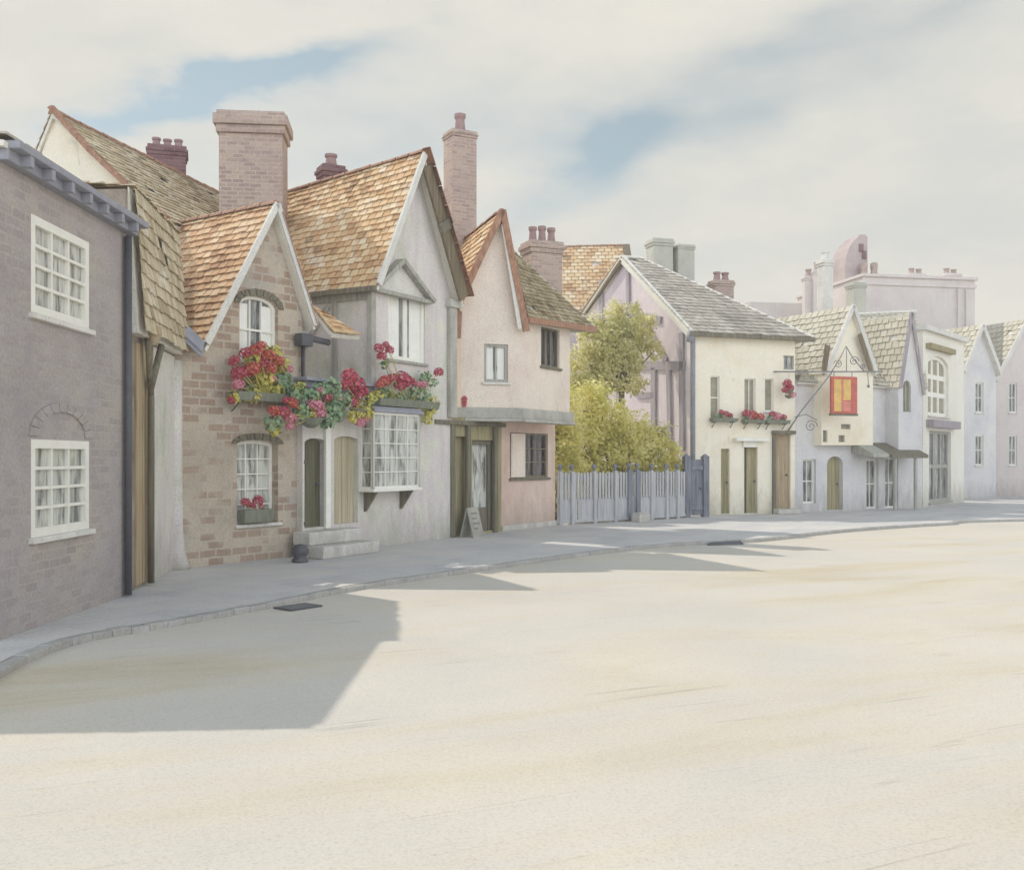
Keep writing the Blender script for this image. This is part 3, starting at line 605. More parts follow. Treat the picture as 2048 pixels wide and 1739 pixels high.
# ------------------------------------------------------------------ brick gabled cottage
f2 = Face(G(350, 1138), G(605, 1110)); L2 = f2.len
h2 = thing('brick_cottage', f2.w(L2 / 2, 0), 'small gabled cottage of patchy pink brick with an arched upper window', 'house')
ul, zl = f2.uv(402, 688); ax2, az2 = f2.uv(541, 408); ur, zr = f2.uv(640, 655); ur = min(ur, L2 + .14)
w2u = f2.rect(479, 592, 556, 728); w2l = f2.rect(474, 880, 556, 1046)
mb = MB(); mb.wall(f2, [(0, 0), (L2, 0), (L2, zr + .1), (ax2, az2 - .06), (ul, zl - .02), (0, zl - .02)], [rect_hole(w2u, .16), rect_hole(w2l, .06)], reveal=.2)
bkv = f2.n * -2.5
shell(mb, [f2.w(L2, 0), f2.w(L2, 0) + bkv, f2.w(0, 0) + bkv, f2.w(0, 0)], 0, zl - .05, skip=(3,))
mb.build('wall', M['brick_wall'], h2)
# worn rounded quoin and plinth at the left corner
mb = MB(); mb.lathe(f2.w(.03, 0, -.06), [(.24, 0), (.19, .12), (.15, .3), (.125, .6), (.115, 1.5), (.11, 3.0)], 12); mb.build('corner_buttress', M['brown_wall'] if 0 else M['cream_wall'], h2, smooth=True)
window(h2, f2, w2u, dep=.12, nx=3, nz=2, pane='pane_grey', arch=.16, fw=.05, curtain=.26, sill=False)
o = window(h2, f2, w2l, dep=.19, nx=3, nz=5, pane='pane_pale', arch=.06, fw=.055, bar=.018)
for r, hh in ((w2u, .16), (w2l, .06)):
    mb = MB(); c = (r[0] + r[1]) / 2; a_ = (r[1] - r[0]) / 2
    for i in range(9):
        t0, t1 = math.pi * i / 9 + .02, math.pi * (i + 1) / 9 - .02
        p = lambda t, k: (c + (a_ + k) * math.cos(t), r[3] - hh + (hh + k) * math.sin(t))
        q = [p(t0, .11), p(t1, .11), p(t1, .005), p(t0, .005)]; mb.hexa([f2.w(*x, .0) for x in q], [f2.w(*x, .022) for x in q])
    mb.build('brick_arch', M['dark_timber'], h2)
ov = .14; bk = f2.n * -2.45
A_, D_ = f2.w(ul - .05, zl - .06, ov), f2.w(ax2, az2, ov); Br = f2.w(ur + .02, zr - .02, ov)
ro = roof(h2, [(A_ , A_ + bk, D_ + bk, D_), (Br, Br + bk, D_ + bk, D_)], 'russet_tiles', [(D_, D_ + bk)], tw=.18, ex=.14)
gable_trim(h2, f2, (ax2, az2 - .02), (ul - .02, zl), (ur, zr), n=ov + .02, w=.1, m='pale_verge', outer=None, t=.04)
mb = MB(); ridge_caps(mb, f2.w(ax2 + .1, az2 - .12, ov), f2.w(ur + .04, zr + .02, ov), .06, .34); mb.build('verge_tile', M['ridge'], ro)
# lead valley gutter at the left foot, iron gutter and pipe at the right foot
mb = MB(); a = f2.w(f2.uv(405, 695, .2)[0], f2.uv(405, 695, .2)[1], .2); c = at(312, 606, 14.0); mb.bar(a, c, .26, .06, (0.5, -.5, .7)); mb.bar(a + Vector((0, 0, -.05)), c + Vector((0, 0, -.05)), .3, .03, (.5, -.5, .7)); mb.build('valley_gutter', M['lead'], h2, bevel=.01)
mb = MB(); ua, za = f2.uv(598, 672, .1); mb.tube([f2.w(ua, za, .12), f2.w(ua + .62, za - .05, .16)], .055); mb.box(f2, ua - .05, ua + .2, za - .16, za + .04, .05, .22); gt = mb.build('gutter', M['iron'], h2, bevel=.008)
mb = MB(); ua2 = f2.uv(606, 850, .08)[0]; mb.tube([f2.w(ua2, .03, .08), f2.w(ua2, za - .12, .08), f2.w(ua2 + .04, za - .05, .12)], .035)
for z in (.5, 1.5, 2.6): mb.tube([f2.w(ua2, z, .08), f2.w(ua2, z + .06, .08)], .048)
mb.build('drainpipe', M['iron'], h2, smooth=True)

# ------------------------------------------------------------------ tall gabled house with porch door and bay window
f3 = Face(G(605, 1112), G(860, 1080)); L3 = f3.uv(905, 900)[0]
h3 = thing('gabled_house', f3.w(L3 / 2, 0), 'tallest gabled house with ochre tile roof, small bay window and white doorsteps', 'house')
s0 = f3.uv(744, 600)[0]; zL = f3.uv(744, 566)[1]; ax3, az3 = f3.uv(831, 306); zR = f3.uv(908, 596)[1]; zp = 2.85
d3 = f3.rect(609, 876, 651, 1054); p3 = f3.rect(668, 872, 716, 1046); w3 = f3.rect(776, 578, 850, 722); by = f3.rect(746, 826, 840, 976, .3)
mb = MB(); mb.wall(f3, [(0, 0), (L3, 0), (L3, zR), (ax3, az3 - .08), (s0, zL), (s0, zp), (0, zp)], [rect_hole(d3, .08), rect_hole(p3, .08), rect_hole(w3)], reveal=.16)
bk3 = f3.n * -3.4
shell(mb, [f3.w(L3, 0), f3.w(L3, 0) + bk3, f3.w(s0, 0) + bk3, f3.w(s0, 0)], 0, zL + .1, skip=(3,)); mb.poly([f3.w(0, zp, 0), f3.w(s0, zp, 0), f3.w(s0, zp, -2.4), f3.w(0, zp, -2.4)])
mb.poly([f3.w(0, 0), f3.w(0, zp), f3.w(0, zp, -2.4), f3.w(0, 0, -2.4)])
mb.build('wall', M['cream_wall'], h3)
D_ = f3.w(ax3, az3, .2); A_ = f3.w(s0 - .12, zL - .1, .2); Br = f3.w(L3 + .12, zR - .14, .2); bk = f3.n * -3.7; sg = Vector((0, 0, -.34))
ro3 = roof(h3, [(A_, A_ + bk, D_ + bk + sg, D_), (Br, Br + bk, D_ + bk + sg, D_)], 'orange_tiles', [(D_, D_ + bk + sg)], tw=.18, ex=.14)
stack(ro3, at(662, 340, 21.5).xy, .46, .42, 6.6, at(662, 334, 21.5).z, 'dark_stack', 1, .5, .06, .3)
# broad oak bargeboards at the right, a thin pale one at the left
mb = MB(); a, c = f3.w(L3 + .06, zR - .02, .235), f3.w(ax3 + .06, az3 - .26, .235); mb.bar(a, c, .34, .05, f3.n); bb = mb.build('bargeboard', M['verge'], h3)
mb = MB(); m_ = a.lerp(c, .56); mb.bar(m_ - (c - a).normalized() * .1 + f3.n * .03, m_ + (c - a).normalized() * .1 + f3.n * .03, .42, .08, f3.n); mb.build('purlin_end', M['dark_timber'], bb, bevel=.01)
mb = MB(); ridge_caps(mb, f3.w(L3 + .27, zR + .04, .26), f3.w(ax3, az3 + .08, .26), .10, .4); mb.build('verge_tile', M['ridge'], bb)
mb = MB(); mb.bar(f3.w(s0 - .1, zL - .06, .235), f3.w(ax3 - .02, az3 - .06, .235), .12, .05, f3.n); mb.build('bargeboard', M['pale_verge'], h3)
mb = MB(); mb.bar(A_ + Vector((0, 0, -.03)) + f3.d * -.05, A_ + bk + Vector((0, 0, -.03)) + f3.d * -.05, .07, .09); mb.build('eaves_board', M['dark_timber'], h3)
mb = MB(); mb.box(f3, s0 - .07, s0 + .06, zp, zL - .05, -.06, .05); mb.build('corner_post', M['beam'], h3, bevel=.012); mb = MB(); mb.box(f3, L3 - .2, L3 + .05, 2.4, zR - .12, .0, .09); mb.box(f3, L3 - .26, L3 + .09, zR - .22, zR - .06, 0, .14); mb.build('corner_post', M['beam'], h3, bevel=.012)
# tall window under its own little pediment
window(h3, f3, w3, dep=.08, nx=2, nz=1, pane='pane_grey', frame='white_paint', fw=.075, bar=.12, curtain=.3, sillm='grey_timber')
pu0, pz = f3.uv(756, 577, .14); pu1 = f3.uv(864, 577, .14)[0]; pc, pt = f3.uv(806, 521, .14)
mb = MB(); mb.box(f3, pu0 - .02, pu1 + .02, pz - .05, pz + .02, 0, .15); mb.bar(f3.w(pu0 - .06, pz, .1), f3.w(pc, pt, .1), .08, .18, f3.n); mb.bar(f3.w(pu1 + .06, pz, .1), f3.w(pc, pt, .1), .08, .18, f3.n); pd = mb.build('pediment', M['grey_timber'], h3)
mb = MB(); q = [(pu0, pz + .02), (pu1, pz + .02), (pc, pt - .03)]; mb.hexa([f3.w(*x, 0) for x in q] + [f3.w(*q[2], 0)], [f3.w(*x, .05) for x in q] + [f3.w(*q[2], .05)]); mb.build('tympanum', M['pale_verge'], pd)
# porch: doors, white post, steps, lead flat
planks(h3, f3, d3, -.12, 'green_door', 4); planks(h3, f3, p3, -.1, 'pale_boards', 4, name='boarding', handle=False)
mb = MB(); ua = f3.uv(656, 900, .05)[0]; mb.box(f3, ua - .055, ua + .07, .42, zp - .1, 0, .06); mb.box(f3, ua - .09, ua + .1, zp - .2, zp - .08, 0, .1); mb.build('door_post', M['white_paint'], h3, bevel=.01)
mb = MB(); mb.box(f3, -.08, s0 + .02, zp, zp + .06, -.3, .16); mb.box(f3, -.02, s0, zp - .14, zp, 0, .06); mb.build('porch_flat', M['lead'], h3, bevel=.01)
us0, us1 = f3.uv(612, 1070, .3)[0], f3.uv(716, 1070, .3)[0]
for k, (n1, zt_) in enumerate(((.66, .2), (.36, .41))):
    mb = MB(); mb.box(f3, us0 - .0 + .02 * k, us1 + .12 - .1 * k, .0 if k == 0 else .2, zt_, .002, n1); mb.build('doorstep', M['stone'], h3, bevel=.02)
# timber lines on the side wall and a scrap of tiled lean-to over the gutter
sw = Face(f3.w(s0, 0) + bk3, f3.w(s0, 0))
mb = MB(); mb.box(sw, 0, sw.len, zL - .28, zL - .14, 0, .04)
for u in (1.2, 2.5): mb.box(sw, u, u + .12, zp, zL - .28, 0, .035)
mb.bar(sw.w(1.35, zp + .2, .02), sw.w(2.4, zL - .35, .02), .1, .04, sw.n); mb.build('timber_frame', M['grey_timber'], h3)
ta = [f3.uv(x, y, .05) for x, y in ((642, 668), (697, 672), (662, 618), (643, 606))]
roof(h3, [[f3.w(ta[0][0], ta[0][1], .3), f3.w(ta[1][0], ta[1][1], .3), f3.w(ta[2][0], ta[2][1], -.2), f3.w(ta[3][0], ta[3][1], -.2)]], 'orange_tiles', tw=.2, ex=.14)
# bay window
u0, u1, z0, z1 = by; bw = MB(); nb = .3
b1 = Face(f3.w(u0, 0, 0), f3.w(u0, 0, nb)); b2 = Face(f3.w(u1, 0, nb), f3.w(u1, 0, 0)); fr = Face(f3.w(u0, 0, nb), f3.w(u1, 0, nb))
def lights(mb, fc, w_, nx, nz, fw=.045, br=.018):
    mb.box(fc, 0, w_, z0, z0 + fw, -.05, .0); mb.box(fc, 0, w_, z1 - fw, z1, -.05, 0); mb.box(fc, 0, fw, z0 + fw, z1 - fw, -.05, 0); mb.box(fc, w_ - fw, w_, z0 + fw, z1 - fw, -.05, 0)
    for i in range(1, nx): u = fw + (w_ - 2 * fw) * i / nx; mb.box(fc, u - br / 2, u + br / 2, z0 + fw, z1 - fw, -.035, -.006)
    for i in range(1, nz): z = z0 + fw + (z1 - z0 - 2 * fw) * i / nz; mb.box(fc, fw, w_ - fw, z - br / 2, z + br / 2, -.037, -.009)
lights(bw, fr, u1 - u0, 4, 5); lights(bw, b1, nb, 1, 5, .04); lights(bw, b2, nb, 1, 5, .04)
bo = bw.build('bay_window', M['white_paint'], h3)
mb = MB(); mb.poly([fr.w(.02, z0, -.03), fr.w(u1 - u0 - .02, z0, -.03), fr.w(u1 - u0 - .02, z1, -.03), fr.w(.02, z1, -.03)])
for q in (b1, b2): mb.poly([q.w(0, z0, -.03), q.w(nb - .02, z0, -.03), q.w(nb - .02, z1, -.03), q.w(0, z1, -.03)])
mb.build('pane', M['pane_pale'], bo)
mb = MB(); mb.box(f3, u0 - .04, u1 + .04, z1, z1 + .06, 0, nb + .06); mb.box(f3, u0 - .02, u1 + .02, z1 + .06, z1 + .1, 0, nb + .02); mb.build('bay_roof', M['lead'], bo, bevel=.01)
mb = MB(); mb.box(f3, u0 - .03, u1 + .03, z0 - .05, z0, 0, nb + .04); mb.build('sill', M['white_paint'], bo, bevel=.008)
for u in (u0 + .15, u1 - .2):
    mb = MB(); mb.hexa([f3.w(u - .03, z0 - .4, .02), f3.w(u + .03, z0 - .4, .02), f3.w(u + .03, z0 - .4, 0), f3.w(u - .03, z0 - .4, 0)], [f3.w(u - .03, z0 - .05, nb - .02), f3.w(u + .03, z0 - .05, nb - .02), f3.w(u + .03, z0 - .05, 0), f3.w(u - .03, z0 - .05, 0)])
    mb.build('bracket', M['dark_timber'], bo)
mb = MB(); mb.lathe(G(600, 1124) + Vector((0, 0, -.01)), [(.12, 0), (.13, .05), (.09, .09), (.13, .14), (.14, .2), (.1, .27), (.03, .29)], 12)
tag(mb.build('guard_stone', M['iron'], origin=G(600, 1124), smooth=True), 'squat dark iron guard post at foot of the white doorsteps', 'bollard')

# ------------------------------------------------------------------ pink jettied house on the bend
P, Q, Rr = Vector((-1.06, 20.6, 0)), Vector((.17, 21.0, 0)), Vector((1.33, 23.0, 0))
fl, fr4, fg = Face(P, Q), Face(Q, Rr), Face((-1.55, 19.55), (1.02, 23.7))
h4 = thing('jettied_house', (0, 22, 0), 'pale pink house with overhanging upper floor and salmon ground floor on the bend', 'house')
zj = 2.62; ze = 4.48; aL = fl.uv(1000, 424); w4 = fl.rect(968, 688, 1016, 764); w4r = fr4.rect(1082, 656, 1119, 734)
mb = MB(); mb.wall(fl, [(0, zj), (fl.len, zj), (fl.len, ze), (aL[0], aL[1] - .06), (0, 4.66)], [rect_hole(w4)], reveal=.1)
mb.wall(fr4, [(0, zj), (fr4.len, zj), (fr4.len, ze + .1), (0, ze + .1)], [rect_hole(w4r)], reveal=.12)
Rb, Pb = Rr + fr4.n * -3.4, P + fl.n * -3.6
shell(mb, [Rr, Rb, Pb, P], zj, ze, skip=(3,)); mb.poly([(p.x, p.y, zj) for p in (P, Pb, Rb, Rr, Q)])
mb.build('upper_wall', M['pink_wall'], h4)
mb = MB(); mb.box(fl, -.1, fl.len + .03, zj - .2, zj + .02, -.15, .07); mb.box(fr4, -.0, fr4.len + .08, zj - .2, zj + .018, -.15, .07)
mb.build('jetty_beam', M['grey_timber'], h4, bevel=.015) if 0 else None; mb.box(fl, -.5, fl.len + .05, zj - .27, zj - .2, -.15, .12); mb.box(fr4, 0, fr4.len + .1, zj - .272, zj - .2, -.15, .12)
mb.build('jetty_beam', M['beam'], h4, bevel=.015)
gw = fg.rect(1020, 866, 1096, 955); gd = fg.rect(944, 880, 989, 1062); gb = fg.rect(874, 872, 936, 1072); gs = fg.uv(1003, 950)[0]
mb = MB(); mb.wall(fg, [(gs, 0), (fg.len, 0), (fg.len, zj - .2), (gs, zj - .2)], [rect_hole(gw)], reveal=.12)
e_ = fg.w(fg.len, 0); shell(mb, [e_, e_ + fg.n * -3.2], 0, zj - .2, skip=(1,)); mb.build('ground_wall', M['salmon_wall'], h4)
mb = MB(); mb.wall(fg, [(0, 0), (gs, 0), (gs, zj - .2), (0, zj - .2)], [rect_hole(gd), rect_hole(gb)], reveal=.2); mb.build('porch_wall', M['olive_paint'], h4)
planks(h4, fg, gb, -.12, 'olive_paint', 5, name='boarding', handle=False)
mb = MB()
for x in (906, 937, 992): 
    u = fg.uv(x, 950, .05)[0]; mb.box(fg, u - .06, u + .07, 0, zj - .27, 0, .07)
mb.box(fg, 0, gs + .05, zj - .36, zj - .272, 0, .09); mb.build('porch_post', M['dark_timber'], h4, bevel=.01)
u0, u1, z0, z1 = gd
mb = MB(); mb.box(fg, u0, u0 + .09, z0, z1, -.14, -.06); mb.box(fg, u1 - .16, u1, z0, z1, -.14, -.06); mb.box(fg, u0, u1, z1 - .1, z1 - .002, -.13, -.05); mb.box(fg, u0 + .09, u1 - .16, z0, z0 + .5, -.12, -.09); dr = mb.build('door', M['dark_timber'], h4)
mb = MB(); mb.box(fg, u0 + .09, u1 - .16, z0 + .5, z1 - .1, -.12, -.11); mb.build('pane', M['pane_pale'], dr)
window(h4, fl, w4, dep=.08, nx=2, nz=1, pane='pane_pale', fw=.06, frame='grey_timber', bar=.03, curtain=.3)
window(h4, fr4, w4r, dep=.1, nx=3, nz=1, pane='pane_dark', frame='dark_timber', fw=.045, bar=.05, sillm='dark_timber')
window(h4, fg, gw, dep=.09, nx=3, nz=3, pane='pane_dark', frame='dark_timber', fw=.05, bar=.03, sillm='dark_timber')
mb = MB(); u0, u1, z0, z1 = gw; mb.box(fg, u0 + .02, u0 + (u1 - u0) * .36, z0 + .02, z1 - .02, .004, .03); mb.box(fg, u0 + .06, u0 + (u1 - u0) * .36 - .04, z0 + .5, z1 - .08, .03, .04); mb.box(fg, u0 + .06, u0 + (u1 - u0) * .36 - .04, z0 + .08, z0 + .44, .03, .04); mb.build('shutter', M['pink_wall'], h4)
mb = MB(); mb.box(fg, gs, fg.len + .03, 0, .12, 0, .04); mb.build('plinth', M['stone'], h4, bevel=.01)
# roofs: a gable to the street and a hipped range to the right
ovl = .16; A_, D_ = fl.w(-.14, 4.62, ovl), fl.w(aL[0], aL[1], ovl); Br = fl.w(fl.len + .06, ze - .02, ovl); bk = fl.n * -4.4
E0, E1, T0 = fr4.w(-.05, 4.52, .2), at(1190, 655, 23.6), at(1026, 502, 23.2); T1 = T0 + fr4.d * .25 + Vector((0, 0, -.08)); Bq = E1 + fr4.n * -3.2 + fr4.d * -.2
ro4 = roof(h4, [(A_, A_ + bk, D_ + bk, D_), (Br, Br + bk, D_ + bk, D_)], 'orange_tiles', [(D_, D_ + bk)], tw=.2, ex=.16)
ro4b = roof(h4, [(E0, E1, T1, T0), (E1, Bq, T1, T1)], 'brown_tiles', [(T0, T1), (E1, T1)], tw=.19, ex=.15, ridge_m='mortar', rr=.07)
mb = MB(); mb.bar(E0 + Vector((0, 0, -.05)) + fr4.n * .03, E1 + Vector((0, 0, -.05)) + fr4.n * .03, .06, .13); mb.build('eaves_board', M['ridge'], ro4b)
mb = MB(); mb.poly([E0 + Vector((0, 0, -.08)), E1 + Vector((0, 0, -.08)), E1 + fr4.n * -.6 + Vector((0, 0, -.08)), E0 + fr4.n * -.4 + Vector((0, 0, -.08))]); mb.build('soffit', M['grey_timber'], ro4b)
gable_trim(h4, fl, (aL[0], aL[1]), (-.2, 4.5), (fl.len + .08, ze - .25), n=ovl + .02, w=.14, m='ridge', outer=None, t=.05)
mb = MB(); mb.bar(fl.w(fl.len - .06, ze - .2, ovl + .01), fl.w(aL[0] + .02, aL[1] - .3, ovl + .01), .09, .03, fl.n); mb.build('pale_board', M['pale_verge'], h4)
mb = MB(); q = fl.w(-.1, 4.5, .16); mb.bar(q + Vector((0, 0, .1)), q + Vector((0, 0, -.45)) + fl.n * -.1, .16, .16, fl.n); mb.build('eaves_bracket', M['ridge'], h4, bevel=.03)
stack(ro4, at(920, 330, 23.5).xy, .62, .52, 5.5, at(920, 266, 23.5).z, 'brick_stack', 1, .5, .04, .5)
stack(ro4b, at(1084, 520, 24.8).xy, .84, .6, 4.6, at(1084, 486, 24.8).z, 'brick_stack', 3, .4, .07, .38)
# A-board by the door
tA = thing('pavement_sign', fg.w(fg.uv(944, 1064, .3)[0], 0, .3), 'small grey folding board with a few lines, standing by the olive porch door', 'sign')
fs = Face(tA.location - fg.d * .19, tA.location + fg.d * .19)
for s_ in (1, -1):
    mb = MB(); q = [(-.0, 0), (.38, 0), (.38, .6), (0, .6)]; lean = lambda z: s_ * (.16 * (1 - z / .6)) 
    mb.hexa([fs.w(u, z, lean(z) - .012) for u, z in q], [fs.w(u, z, lean(z) + .012) for u, z in q]); pn = mb.build('panel', M['beam'], tA)
    if s_ == 1:
        mb = MB()
        for i, (a, e) in enumerate(((.08, .3), (.08, .26), (.08, .31), (.08, .22))):
            z = .48 - i * .1; mb.hexa([fs.w(u, zz, lean(zz) + .013) for u, zz in ((a, z - .012), (e, z - .012), (e, z + .012), (a, z + .012))], [fs.w(u, zz, lean(zz) + .017) for u, zz in ((a, z - .012), (e, z - .012), (e, z + .012), (a, z + .012))])
        mb.build('chalk_line', M['dark_timber'], pn)

# ------------------------------------------------------------------ white inn with half-timbered end
f5 = Face((5.02, 27.8), (8.15, 28.8)); e5 = Face((2.37, 36.1), (5.02, 27.8)); hz5 = 5.1
h5 = thing('white_inn', f5.w(1.6, 0), 'cream white house with grey brown roof, half-timbered side gable and red window flowers', 'house')
au, az5 = 4.2, 8.0
W5 = [f5.rect(1421, 752, 1439, 838), f5.rect(1489, 757, 1511, 842), f5.rect(1530, 757, 1547, 822), f5.rect(1567, 711, 1588, 739)]
D5 = [f5.rect(1442, 897, 1459, 1022), f5.rect(1488, 893, 1515, 1024), f5.rect(1550, 868, 1581, 1020)]
for i in range(3): D5[i] = (D5[i][0], D5[i][1], .03, D5[i][3])
mb = MB(); mb.wall(f5, [(0, 0), (f5.len, 0), (f5.len, hz5), (0, hz5)], [rect_hole(r) for r in W5 + D5], reveal=.14)
br = f5.w(f5.len, 0); shell(mb, [br, br + f5.n * -8], 0, hz5, skip=(1,)); mb.build('wall', M['white_wall'], h5)
mb = MB(); mb.wall(e5, [(0, 0), (e5.len, 0), (e5.len, hz5), (au, az5 - .08), (0, 6.3)]); mb.build('gable_wall', M['timber_gable'], h5)
mb = MB()
def tb(x0, y0, x1, y1, w=.2):
    a, c = e5.uv(x0, y0), e5.uv(x1, y1); mb.bar(e5.w(*a, .03), e5.w(*c, .03), w, .09, e5.n)
tb(1200, 728, 1372, 732, .26); tb(1310, 735, 1310, 900, .3); tb(1272, 610, 1335, 722, .24); tb(1240, 622, 1325, 640, .2); tb(1205, 560, 1205, 725, .3); tb(1340, 740, 1345, 1000, .22); tb(1240, 735, 1240, 900, .3); tb(1258, 540, 1262, 725, .22); tb(1275, 790, 1312, 790, .18); tb(1366, 665, 1367, 900, .25)
mb.build('timber_frame', M['lilac_timber'], h5)
mb = MB(); mb.bar(e5.w(e5.len + .15, hz5 - .1, .12), e5.w(au, az5 - .02, .12), .26, .08, e5.n); mb.build('bargeboard', M['pale_verge'], h5)
mb = MB(); mb.bar(e5.w(-.1, 6.3, .12), e5.w(au, az5 - .02, .12), .26, .08, e5.n); mb.build('bargeboard', M['verge'], h5)
A_, B_ = f5.w(-.2, hz5 - .04, .22), f5.w(f5.len + .5, hz5 - .06, .22); ap = e5.w(au, az5 + .05, .2); ap2 = ap + f5.d * .7; bq = f5.w(f5.len + .5, hz5 - .06, -8.2); bl = e5.w(0, 6.3, .2)
ro5 = roof(h5, [(A_, B_, ap2, ap), (B_, bq, ap2, ap2), (bq, bl, ap, ap2)], 'slate', [(ap, ap2), (B_, ap2)], tw=.28, ex=.24, ridge_m='mortar', rr=.09)
mb = MB(); mb.bar(A_ + Vector((0, 0, -.05)), B_ + Vector((0, 0, -.05)), .09, .12); mb.build('gutter', M['dark_timber'], ro5)
stack(ro5, at(1319, 520, 34.2).xy, .72, .6, 5.6, at(1319, 480, 34.2).z, 'grey_stack', 0, .3, .06); stack(ro5, at(1365, 520, 34.4).xy, .62, .6, 5.6, at(1365, 492, 34.4).z, 'grey_stack', 0, .3, .04)
stack(ro5, at(1442, 575, 33.2).xy, .68, .5, 4.8, at(1442, 562, 33.2).z, 'brick_stack', 2, .3, .05, .3)
mb = MB(); mb.tube([f5.w(-.03, .03, .07), f5.w(-.03, hz5 - .2, .07), f5.w(-.1, hz5 - .06, .2)], .07); mb.tube([f5.w(-.12, hz5 - .3, .1), f5.w(-.12, hz5 + .0, .16)], .11); mb.build('drainpipe', M['lead'], h5, smooth=True)
window(h5, f5, W5[0], nx=1, nz=2, pane='pane_olive', fw=.03); window(h5, f5, W5[1], nx=2, nz=1, pane='pane_olive', fw=.03); window(h5, f5, W5[2], nx=1, nz=1, pane='pane_olive', fw=.03, frame='white_paint'); window(h5, f5, W5[3], nx=2, nz=1, pane='pane_pale', fw=.03, sill=False, frame='grey_timber')
planks(h5, f5, D5[0], -.1, 'olive_paint', 2); planks(h5, f5, (D5[1][0] + .14, D5[1][1], .03, D5[1][3]), -.11, 'olive_paint', 2); planks(h5, f5, D5[2], -.09, 'ochre_door', 4)
mb = MB(); mb.box(f5, D5[1][0], D5[1][0] + .05, .03, D5[1][3], -.1, -.02); mb.build('door_post', M['dark_timber'], h5)
ua, za = f5.uv(1466, 880); ub = f5.uv(1530, 880)[0]; mb = MB(); mb.box(f5, ua, ub, za - .03, za + .06, 0, .22); mb.box(f5, ua + .3, ub - .3, za - .2, za - .03, 0, .06); mb.build('door_hood', M['white_paint'], h5, bevel=.01)
mb = MB(); u0, u1, z0, z1 = D5[2]; mb.box(f5, u0 - .12, u1 + .1, z1, z1 + .1, 0, .14); mb.box(f5, u0 - .1, u0 - .0, .0, z1, 0, .08); mb.build('door_case', M['dark_timber'], h5, bevel=.01)
mb = MB(); mb.box(f5, u0 - .1, u1 + .15, 0.002, .14, .002, .34); mb.build('doorstep', M['stone'], h5, bevel=.02)

# hanging sign on its wrought bracket
ns = .26; tS = thing('hanging_sign', f5.w(f5.len - .1, f5.uv(1590, 742, ns)[1], 0), 'red and gold inn sign hanging from wrought iron bracket at the white corner', 'sign')
pt = lambda x, y, n_=ns: f5.w(*f5.uv(x, y, n_), n_)
mb = MB(); mb.tube([pt(1548, 743, .0), pt(1562, 743)], .02); mb.tube([pt(1552, 743), pt(1765, 743)], .02); mb.tube([pt(1735, 743), pt(1737, 768)], .012); mb.lathe(pt(1737, 772), [(.01, -.05), (.04, -.02), (.04, .02), (.01, .05)], 8)
mb.tube([f5.w(*f5.uv(1572, 868, .02), .02), pt(1600, 825, .14), pt(1632, 785), pt(1664, 744)], .02)
mb.tube([pt(1664, 742), pt(1680, 716), pt(1692, 692), pt(1706, 716), pt(1728, 742)], .016); mb.tube([pt(1693, 692), pt(1693, 742)], .012)
for cx, cy, r, dr_ in ((1708, 722, 10, 1), (1676, 728, 9, -1), (1622, 852, 13, 1), (1726, 733, 6, 1)):
    mb.tube([pt(cx + dr_ * r * (1 - k * .045) * math.cos(k * .55), cy - r * (1 - k * .045) * math.sin(k * .55)) for k in range(20)], .013, 6)
mb.tube([pt(1590, 834), pt(1612, 828), pt(1634, 840)], .014)
mb.build('bracket', M['sign_iron'], tS, smooth=True)
for x in (1668, 1704):
    mb = MB(); mb.tube([pt(x, 743), pt(x, 754)], .01); mb.build('hanger', M['iron'], tS)
u0, u1, z0, z1 = f5.rect(1661, 753, 1713, 827, ns); M['sign_red'] = plain('sign red', S(206, 96, 78), .6, .3, .2); M['sign_gold'] = plain('sign gold', S(226, 178, 82), .5, .4, .18); M['sign_pink'] = plain('sign pink', S(230, 128, 110), .6, .3, .15)
mb = MB(); mb.box(f5, u0, u1, z0, z1, ns - .04, ns + .04); sb_ = mb.build('sign_board', M['sign_red'], tS, bevel=.01)
w_ = u1 - u0
for a, e, q0, q1, mm in ((.10, .38, .06, .92, 'sign_gold'), (.46, .74, .36, .92, 'sign_gold'), (.40, .45, .08, .92, 'sign_pink'), (.46, .74, .06, .33, 'sign_pink')):
    mb = MB(); mb.box(f5, u0 + w_ * a, u0 + w_ * e, z0 + (z1 - z0) * q0, z0 + (z1 - z0) * q1, ns + .04, ns + .05); mb.box(f5, u0 + w_ * a, u0 + w_ * e, z0 + (z1 - z0) * q0, z0 + (z1 - z0) * q1, ns - .05, ns - .04); mb.build('painted_panel', M[mm], sb_)
mb = MB(); mb.box(f5, u0 - .02, u1 + .02, z0 - .06, z0, ns - .05, ns + .05); mb.build('sign_frame', M['dark_timber'], sb_)

# ------------------------------------------------------------------ orange roofed house behind the inn
h6 = thing('far_cottage', (3, 39, 0), 'ochre tiled roof of a house behind the half-timbered gable', 'house')
a, c = at(1085, 494, 40), at(1249, 490, 40); dn = Vector((-.1, -3.0, -3.0)); dn2 = Vector((.0, -3.0, -3.0)); bu = Vector((0, 3, -3))
ro = roof(h6, [(a + dn, c + dn2, c, a), (c + bu, a + bu, a, c)], 'orange_tiles', [(a, c)], tw=.28, ex=.23)
mb = MB(); shell(mb, [a + dn * .8, c + dn2 * .8, c + bu * .8, a + bu * .8], 0, c.z - 2.6); mb.poly([c + dn2 * .85, c + bu * .85, c]); mb.build('wall', M['timber_gable'], h6)
mb = MB(); mb.bar(c + dn2 + Vector((.05, 0, 0)), c + Vector((.05, 0, 0)), .1, .3, (1, 0, 0)); mb.build('bargeboard', M['verge'], h6)
